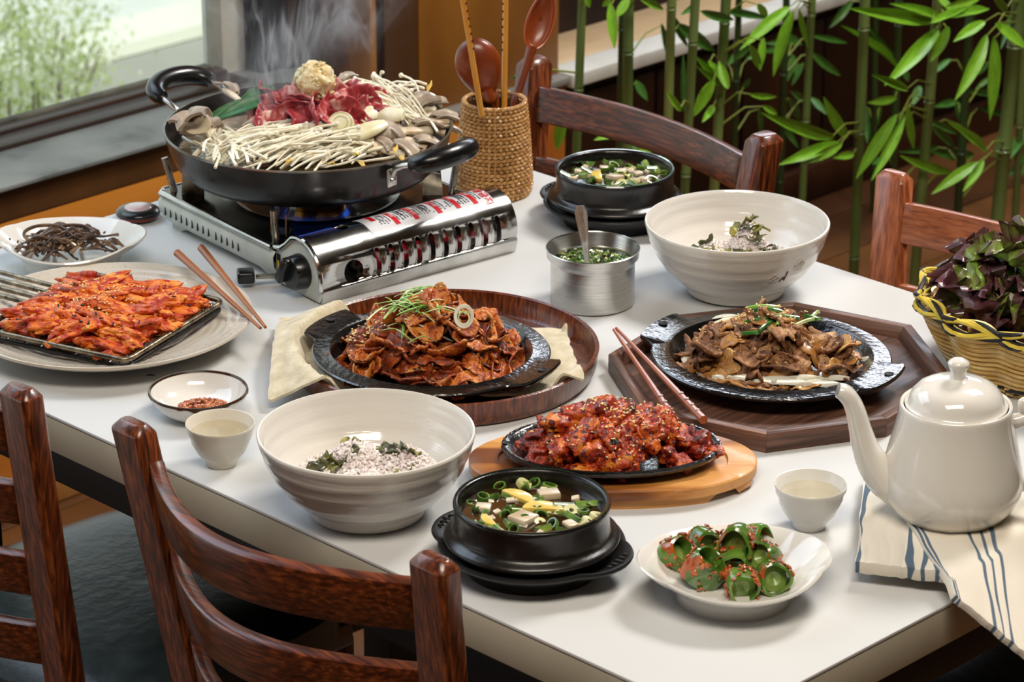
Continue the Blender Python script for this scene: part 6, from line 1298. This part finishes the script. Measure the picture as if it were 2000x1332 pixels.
# ================================================================ artificial bamboo by the wall
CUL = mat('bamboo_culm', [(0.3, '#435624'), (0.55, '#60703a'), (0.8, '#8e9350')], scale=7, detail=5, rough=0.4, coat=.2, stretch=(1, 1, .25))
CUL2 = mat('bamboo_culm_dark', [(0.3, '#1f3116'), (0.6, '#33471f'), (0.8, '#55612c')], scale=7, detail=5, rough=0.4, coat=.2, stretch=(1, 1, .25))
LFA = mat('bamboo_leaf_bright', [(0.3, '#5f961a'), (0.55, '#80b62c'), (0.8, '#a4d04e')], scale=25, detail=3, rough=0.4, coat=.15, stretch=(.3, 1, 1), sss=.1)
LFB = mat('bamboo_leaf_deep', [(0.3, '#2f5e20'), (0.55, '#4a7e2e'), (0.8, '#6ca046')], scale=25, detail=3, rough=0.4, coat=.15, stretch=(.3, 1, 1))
TWG = mat('bamboo_twig', '#7d8a2c', rough=.5)
culms = [  # (x top px, x at y=400 px, width px, Y plane, dark)
 (1137, 1122, 17, 1.62, 0), (1228, 1224, 20, 1.66, 0), (1216, 1208, 14, 1.86, 1), (1312, 1300, 18, 1.70, 0), (1358, 1336, 18, 1.60, 0), (1418, 1393, 20, 1.66, 0), (1443, 1430, 13, 1.88, 1),
 (1586, 1566, 15, 1.70, 0), (1536, 1522, 14, 1.90, 1), (1690, 1673, 20, 1.52, 0), (1757, 1742, 15, 1.82, 1), (1832, 1798, 20, 1.46, 0), (1897, 1872, 17, 1.74, 1), (1990, 1951, 27, 1.40, 0), (2004, 1984, 15, 1.70, 0), (1710, 1706, 12, 1.98, 1)]
names = ['single bamboo culm nearest the wooden pier', 'thick bamboo culm beside a dark one, above the far soup pot', 'thin dark bamboo culm tucked behind the thick one above the far soup pot', 'bamboo culm third from the pier side', 'pale bamboo culm above the rosewood chair back', 'thick bamboo culm above the rosewood chair post, left of a thin dark one', 'thin dark bamboo culm just left of the rosewood chair post',
 'mottled bamboo culm right of the rosewood chair', 'dark green bamboo culm at the rosewood chair post', 'bamboo culm with fan of leaves above the far rice bowl', 'dark bamboo culm behind the leaf fan', 'leaning bamboo culm above the walnut chair post', 'dark bamboo culm above the walnut chair slat', 'thickest bamboo culm, by the picture edge', 'thin bamboo culm right of the thickest one', 'thin brownish culm against the dark panelling']
croots = []
for (xt, xb, w, Y, dk), nm in zip(culms, names):
    a = atY(xt, 0, Y); b = atY(xb, 400, Y); d = (a-b)/(a.z-b.z); foot = b+d*(FLOOR-b.z); foot.y = Y; rr = w/2/FPX*((b-CAM).dot(FW)); top = foot+d*(1.25); L = 1.25
    root = empty('bamboo', (foot.x, foot.y, FLOOR), 0, nm, 'bamboo', 'bamboo culms by the window wall'); path = []; rad = []; rn = random.Random(int(xt)); z = 0.0; nxt = rn.uniform(.08, .2)
    zs_ = []
    while z < L:
        zs_.append((z, rr)); 
        nxt_z = min(L, z+rn.uniform(.17, .24)); zs_ += [(nxt_z-.006, rr*.98), (nxt_z-.003, rr*1.16), (nxt_z, rr*.90), (nxt_z+.003, rr*1.12)]; z = nxt_z+.006
    for zz, r0 in zs_: path.append(d*zz); rad.append(r0)
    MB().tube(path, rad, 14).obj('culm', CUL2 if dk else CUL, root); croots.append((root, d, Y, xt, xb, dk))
def leafmesh(nm, m, f, tw):
    def fn(u, v):
        w = .5*(sin(pi*min(1, u*.97+.03))**.62)*(1-u**3*.55)*(1.0 if u > .04 else .5); s = (v-.5)*2
        return (u, w*s, .10*abs(s)*w*2+f*u*u-.02*sin(u*14)*abs(s)*w)
    return MB().grid(fn, 14, 4, uv=True).mesh(nm, m, fix=False)
LM = {k: [leafmesh('bamboo_leaf', m, f, 0) for f in (-.12, -.05, .04)] for k, m in (('a', LFA), ('b', LFB))}
def s5(l): return [(1300+a/2.857, b/2.857, 1300+c/2.857, d/2.857, w/2.857, k) for a, b, c, d, w, k in l]
def s4(l): return [(840+a/2.857, b/2.857, 840+c/2.857, d/2.857, w/2.857, k) for a, b, c, d, w, k in l]
LV = s5([(1495, 115, 1065, 55, 85, 'a'), (1520, 165, 1230, 470, 95, 'a'), (1580, 150, 1470, 350, 75, 'a'), (1545, 110, 1280, 10, 60, 'a'), (1560, 100, 1820, 40, 70, 'a'), (1780, 120, 1600, 240, 70, 'a'), (1790, 195, 1630, 560, 95, 'a'), (1830, 205, 1815, 680, 85, 'a'), (1840, 130, 2020, 275, 75, 'a'), (690, 40, 422, 262, 75, 'a'), (715, 60, 595, 432, 78, 'a'), (745, 50, 798, 265, 40, 'a'),
 (937, 765, 562, 650, 80, 'a'), (1012, 770, 880, 542, 72, 'a'), (965, 795, 618, 925, 75, 'a'), (985, 800, 770, 920, 65, 'a'), (1290, 640, 1058, 1000, 80, 'a'), (1330, 660, 1140, 1012, 65, 'a'), (1350, 590, 1385, 850, 52, 'a'), (1290, 545, 1128, 575, 55, 'a'), (1350, 500, 1130, 408, 50, 'a'), (1290, 380, 1022, 135, 60, 'a'), (1310, 350, 1100, 115, 40, 'b'), (1722, 865, 1458, 838, 75, 'b'), (1785, 850, 1608, 680, 62, 'a'), (1742, 905, 1483, 1082, 68, 'a'), (1772, 895, 1652, 1075, 52, 'a'), (1592, 960, 1318, 880, 62, 'a'),
 (820, 295, 980, 428, 55, 'b'), (820, 200, 1012, 240, 36, 'b'), (345, 495, 172, 318, 52, 'a'), (330, 480, 175, 372, 42, 'a'), (350, 495, 298, 340, 60, 'a'), (470, 525, 630, 545, 42, 'a'), (540, 590, 628, 640, 42, 'a'), (520, 600, 530, 745, 42, 'b'), (640, 690, 752, 832, 38, 'b'), (765, 560, 698, 508, 50, 'b'), (810, 545, 900, 642, 48, 'b'), (690, 545, 760, 690, 52, 'b'), (1040, 0, 915, 158, 52, 'b'), (262, 455, 150, 645, 70, 'a'), (265, 600, 200, 685, 42, 'a'), (105, 630, 98, 290, 38, 'b'), (80, 620, 8, 508, 42, 'a'), (430, 490, 472, 440, 38, 'b'), (345, 360, 395, 295, 40, 'b'),
 (1625, 570, 1490, 600, 48, 'b'), (1625, 560, 1645, 682, 42, 'b'), (1680, 510, 1880, 540, 42, 'b'), (1735, 600, 1985, 655, 34, 'b'), (2000, 720, 1930, 872, 62, 'b'), (1950, 905, 2010, 870, 70, 'b'), (2010, 930, 1908, 975, 72, 'b'), (1850, 905, 1885, 690, 55, 'b'), (1480, 700, 1625, 830, 45, 'b'), (1475, 680, 1620, 750, 45, 'b'), (1760, -20, 1560, 45, 60, 'a'), (1590, 330, 1480, 420, 40, 'b'), (1800, 340, 1740, 420, 34, 'b'), (1820, 430, 1725, 500, 34, 'b'), (1480, 130, 1700, 30, 55, 'a'), (1600, 60, 1500, -40, 50, 'a'), (1900, 60, 1820, -40, 50, 'a'), (1950, 60, 1870, 270, 50, 'b'), (1420, 900, 1530, 960, 40, 'b'), (1200, 590, 1120, 810, 50, 'b'), (1115, 590, 1125, 800, 40, 'b'), (1420, 480, 1380, 590, 55, 'b'), (1330, 380, 1355, 460, 40, 'b'), (1050, 860, 935, 880, 48, 'a'), (1230, 880, 1150, 920, 40, 'b'), (620, 330, 690, 190, 50, 'b'), (690, 250, 540, 290, 50, 'b'), (720, 230, 545, 240, 40, 'b'), (650, 200, 770, 250, 60, 'b'), (720, 320, 650, 490, 55, 'b'), (700, 300, 735, 430, 50, 'b'), (770, 350, 700, 480, 36, 'b'), (1350, 640, 1225, 720, 55, 'b'), (470, 250, 530, 395, 55, 'a'), (1520, 820, 1320, 850, 45, 'b')])
LV += s4([(1005, 20, 1030, 275, 66, 'a'), (1110, -10, 1035, 105, 60, 'a'), (1170, -10, 1322, 62, 48, 'a'), (870, -30, 890, 45, 40, 'a'), (1325, 60, 1430, 258, 52, 'b'), (1380, 130, 1605, 300, 80, 'b'), (1510, 60, 1705, 115, 60, 'b'), (745, 650, 708, 835, 72, 'a'), (700, 630, 636, 692, 42, 'a'), (1092, 722, 916, 780, 55, 'a'), (1275, 785, 1090, 882, 75, 'a'), (1335, 800, 1278, 918, 62, 'a'), (1145, 450, 1215, 562, 52, 'b'), (1585, 440, 1468, 652, 68, 'a'), (1582, 590, 1528, 672, 46, 'a'), (1400, 620, 1320, 508, 42, 'a'), (868, 680, 886, 735, 28, 'a'), (440, 432, 720, 440, 32, 'b'), (1550, 340, 1660, 480, 50, 'a'), (1620, 60, 1890, 105, 50, 'b'), (1830, 20, 1885, 98, 50, 'a'), (1860, 210, 1840, 395, 48, 'a'), (1130, 790, 1160, 870, 60, 'b'), (1010, -10, 960, 40, 40, 'a'), (1290, 130, 1330, 330, 40, 'b'), (1500, 30, 1390, 90, 45, 'b'), (1700, 330, 1790, 260, 36, 'b'), (1765, 330, 1875, 290, 36, 'b')])
rn = random.Random(77); twigs = {}
for i, (bx, by, tx, ty, w, kd) in enumerate(LV):
    best = min(range(len(croots)), key=lambda k: abs((croots[k][3]+(croots[k][4]-croots[k][3])*by/400)-bx)+(60 if croots[k][5] != (kd == 'b') else 0))
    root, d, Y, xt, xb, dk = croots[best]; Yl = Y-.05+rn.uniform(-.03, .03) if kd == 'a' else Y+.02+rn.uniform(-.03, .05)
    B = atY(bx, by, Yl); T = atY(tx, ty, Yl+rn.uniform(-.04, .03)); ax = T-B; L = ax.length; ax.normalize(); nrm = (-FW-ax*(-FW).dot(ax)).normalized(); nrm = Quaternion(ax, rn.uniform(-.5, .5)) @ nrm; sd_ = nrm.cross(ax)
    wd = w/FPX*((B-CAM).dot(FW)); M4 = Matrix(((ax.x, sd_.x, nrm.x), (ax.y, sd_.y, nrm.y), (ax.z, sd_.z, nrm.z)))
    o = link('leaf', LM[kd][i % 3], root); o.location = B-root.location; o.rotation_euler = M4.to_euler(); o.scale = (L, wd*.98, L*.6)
    zc = B.z-FLOOR-.03; cpt = root.location+d*zc
    mid = cpt.lerp(B, .6)+Vector((0, 0, .012)); twigs.setdefault(best, MB()).tube([cpt-root.location, mid-root.location, B-root.location+ax*.004], [.0018, .0014, .0009], 5)
for k, mb in twigs.items(): tag(mb.obj('branch', TWG, croots[k][0], fix=False), kind='stuff')
# ================================================================ steam over the pan
sv = MB().box((0, 0, 0), (.30, .30, .26)).obj('steam', None, None, (PC.x+.02, PC.y+.03, .28)); tag(sv, 'thin wisps of steam rising from the black pan', 'steam', kind='stuff')
m = bpy.data.materials.new('steam_volume'); m.use_nodes = True; nt = m.node_tree; N = nt.nodes; L_ = nt.links; N.remove(N['Principled BSDF']); out = N['Material Output']
vs_ = N.new('ShaderNodeVolumeScatter'); vs_.inputs['Color'].default_value = (1, .97, 1, 1); vs_.inputs['Anisotropy'].default_value = .2
tc = N.new('ShaderNodeTexCoord'); mp = N.new('ShaderNodeMapping'); mp.inputs['Scale'].default_value = (1, 1, .40); mp.inputs['Location'].default_value = (.3, 1.7, .2); L_.new(tc.outputs['Object'], mp.inputs[0])
ns = N.new('ShaderNodeTexNoise'); ns.inputs['Scale'].default_value = 10; ns.inputs['Detail'].default_value = 3; ns.inputs['Distortion'].default_value = 2.2; L_.new(mp.outputs[0], ns.inputs['Vector'])
a1 = N.new('ShaderNodeMath'); a1.operation = 'SUBTRACT'; a1.inputs[1].default_value = .5; L_.new(ns.outputs['Fac'], a1.inputs[0]); a2 = N.new('ShaderNodeMath'); a2.operation = 'ABSOLUTE'; L_.new(a1.outputs[0], a2.inputs[0])
mr = N.new('ShaderNodeMapRange'); mr.inputs[1].default_value = 0; mr.inputs[2].default_value = .035; mr.inputs[3].default_value = 1; mr.inputs[4].default_value = 0; L_.new(a2.outputs[0], mr.inputs[0])
n2 = N.new('ShaderNodeTexNoise'); n2.inputs['Scale'].default_value = 9; n2.inputs['Detail'].default_value = 1; L_.new(tc.outputs['Object'], n2.inputs['Vector']); m2 = N.new('ShaderNodeMapRange'); m2.inputs[1].default_value = .48; m2.inputs[2].default_value = .68; L_.new(n2.outputs['Fac'], m2.inputs[0])
sx = N.new('ShaderNodeSeparateXYZ'); L_.new(tc.outputs['Object'], sx.inputs[0]); ln = N.new('ShaderNodeVectorMath'); ln.operation = 'LENGTH'; mpp = N.new('ShaderNodeMapping'); mpp.inputs['Scale'].default_value = (1, 1, .6); L_.new(tc.outputs['Object'], mpp.inputs[0]); L_.new(mpp.outputs[0], ln.inputs[0])
fo = N.new('ShaderNodeMapRange'); fo.inputs[1].default_value = .075; fo.inputs[2].default_value = .145; fo.inputs[3].default_value = 1; fo.inputs[4].default_value = 0; L_.new(ln.outputs['Value'], fo.inputs[0])
x1 = N.new('ShaderNodeMath'); x1.operation = 'MULTIPLY'; L_.new(mr.outputs[0], x1.inputs[0]); L_.new(m2.outputs[0], x1.inputs[1]); x2 = N.new('ShaderNodeMath'); x2.operation = 'MULTIPLY'; L_.new(x1.outputs[0], x2.inputs[0]); L_.new(fo.outputs[0], x2.inputs[1])
x3 = N.new('ShaderNodeMath'); x3.operation = 'MULTIPLY_ADD'; x3.inputs[1].default_value = 20; L_.new(x2.outputs[0], x3.inputs[0]); x4 = N.new('ShaderNodeMath'); x4.operation = 'MULTIPLY'; x4.inputs[1].default_value = .15; L_.new(fo.outputs[0], x4.inputs[0]); L_.new(x4.outputs[0], x3.inputs[2])
L_.new(x3.outputs[0], vs_.inputs['Density']); L_.new(vs_.outputs[0], out.inputs['Volume']); sv.data.materials.append(m)
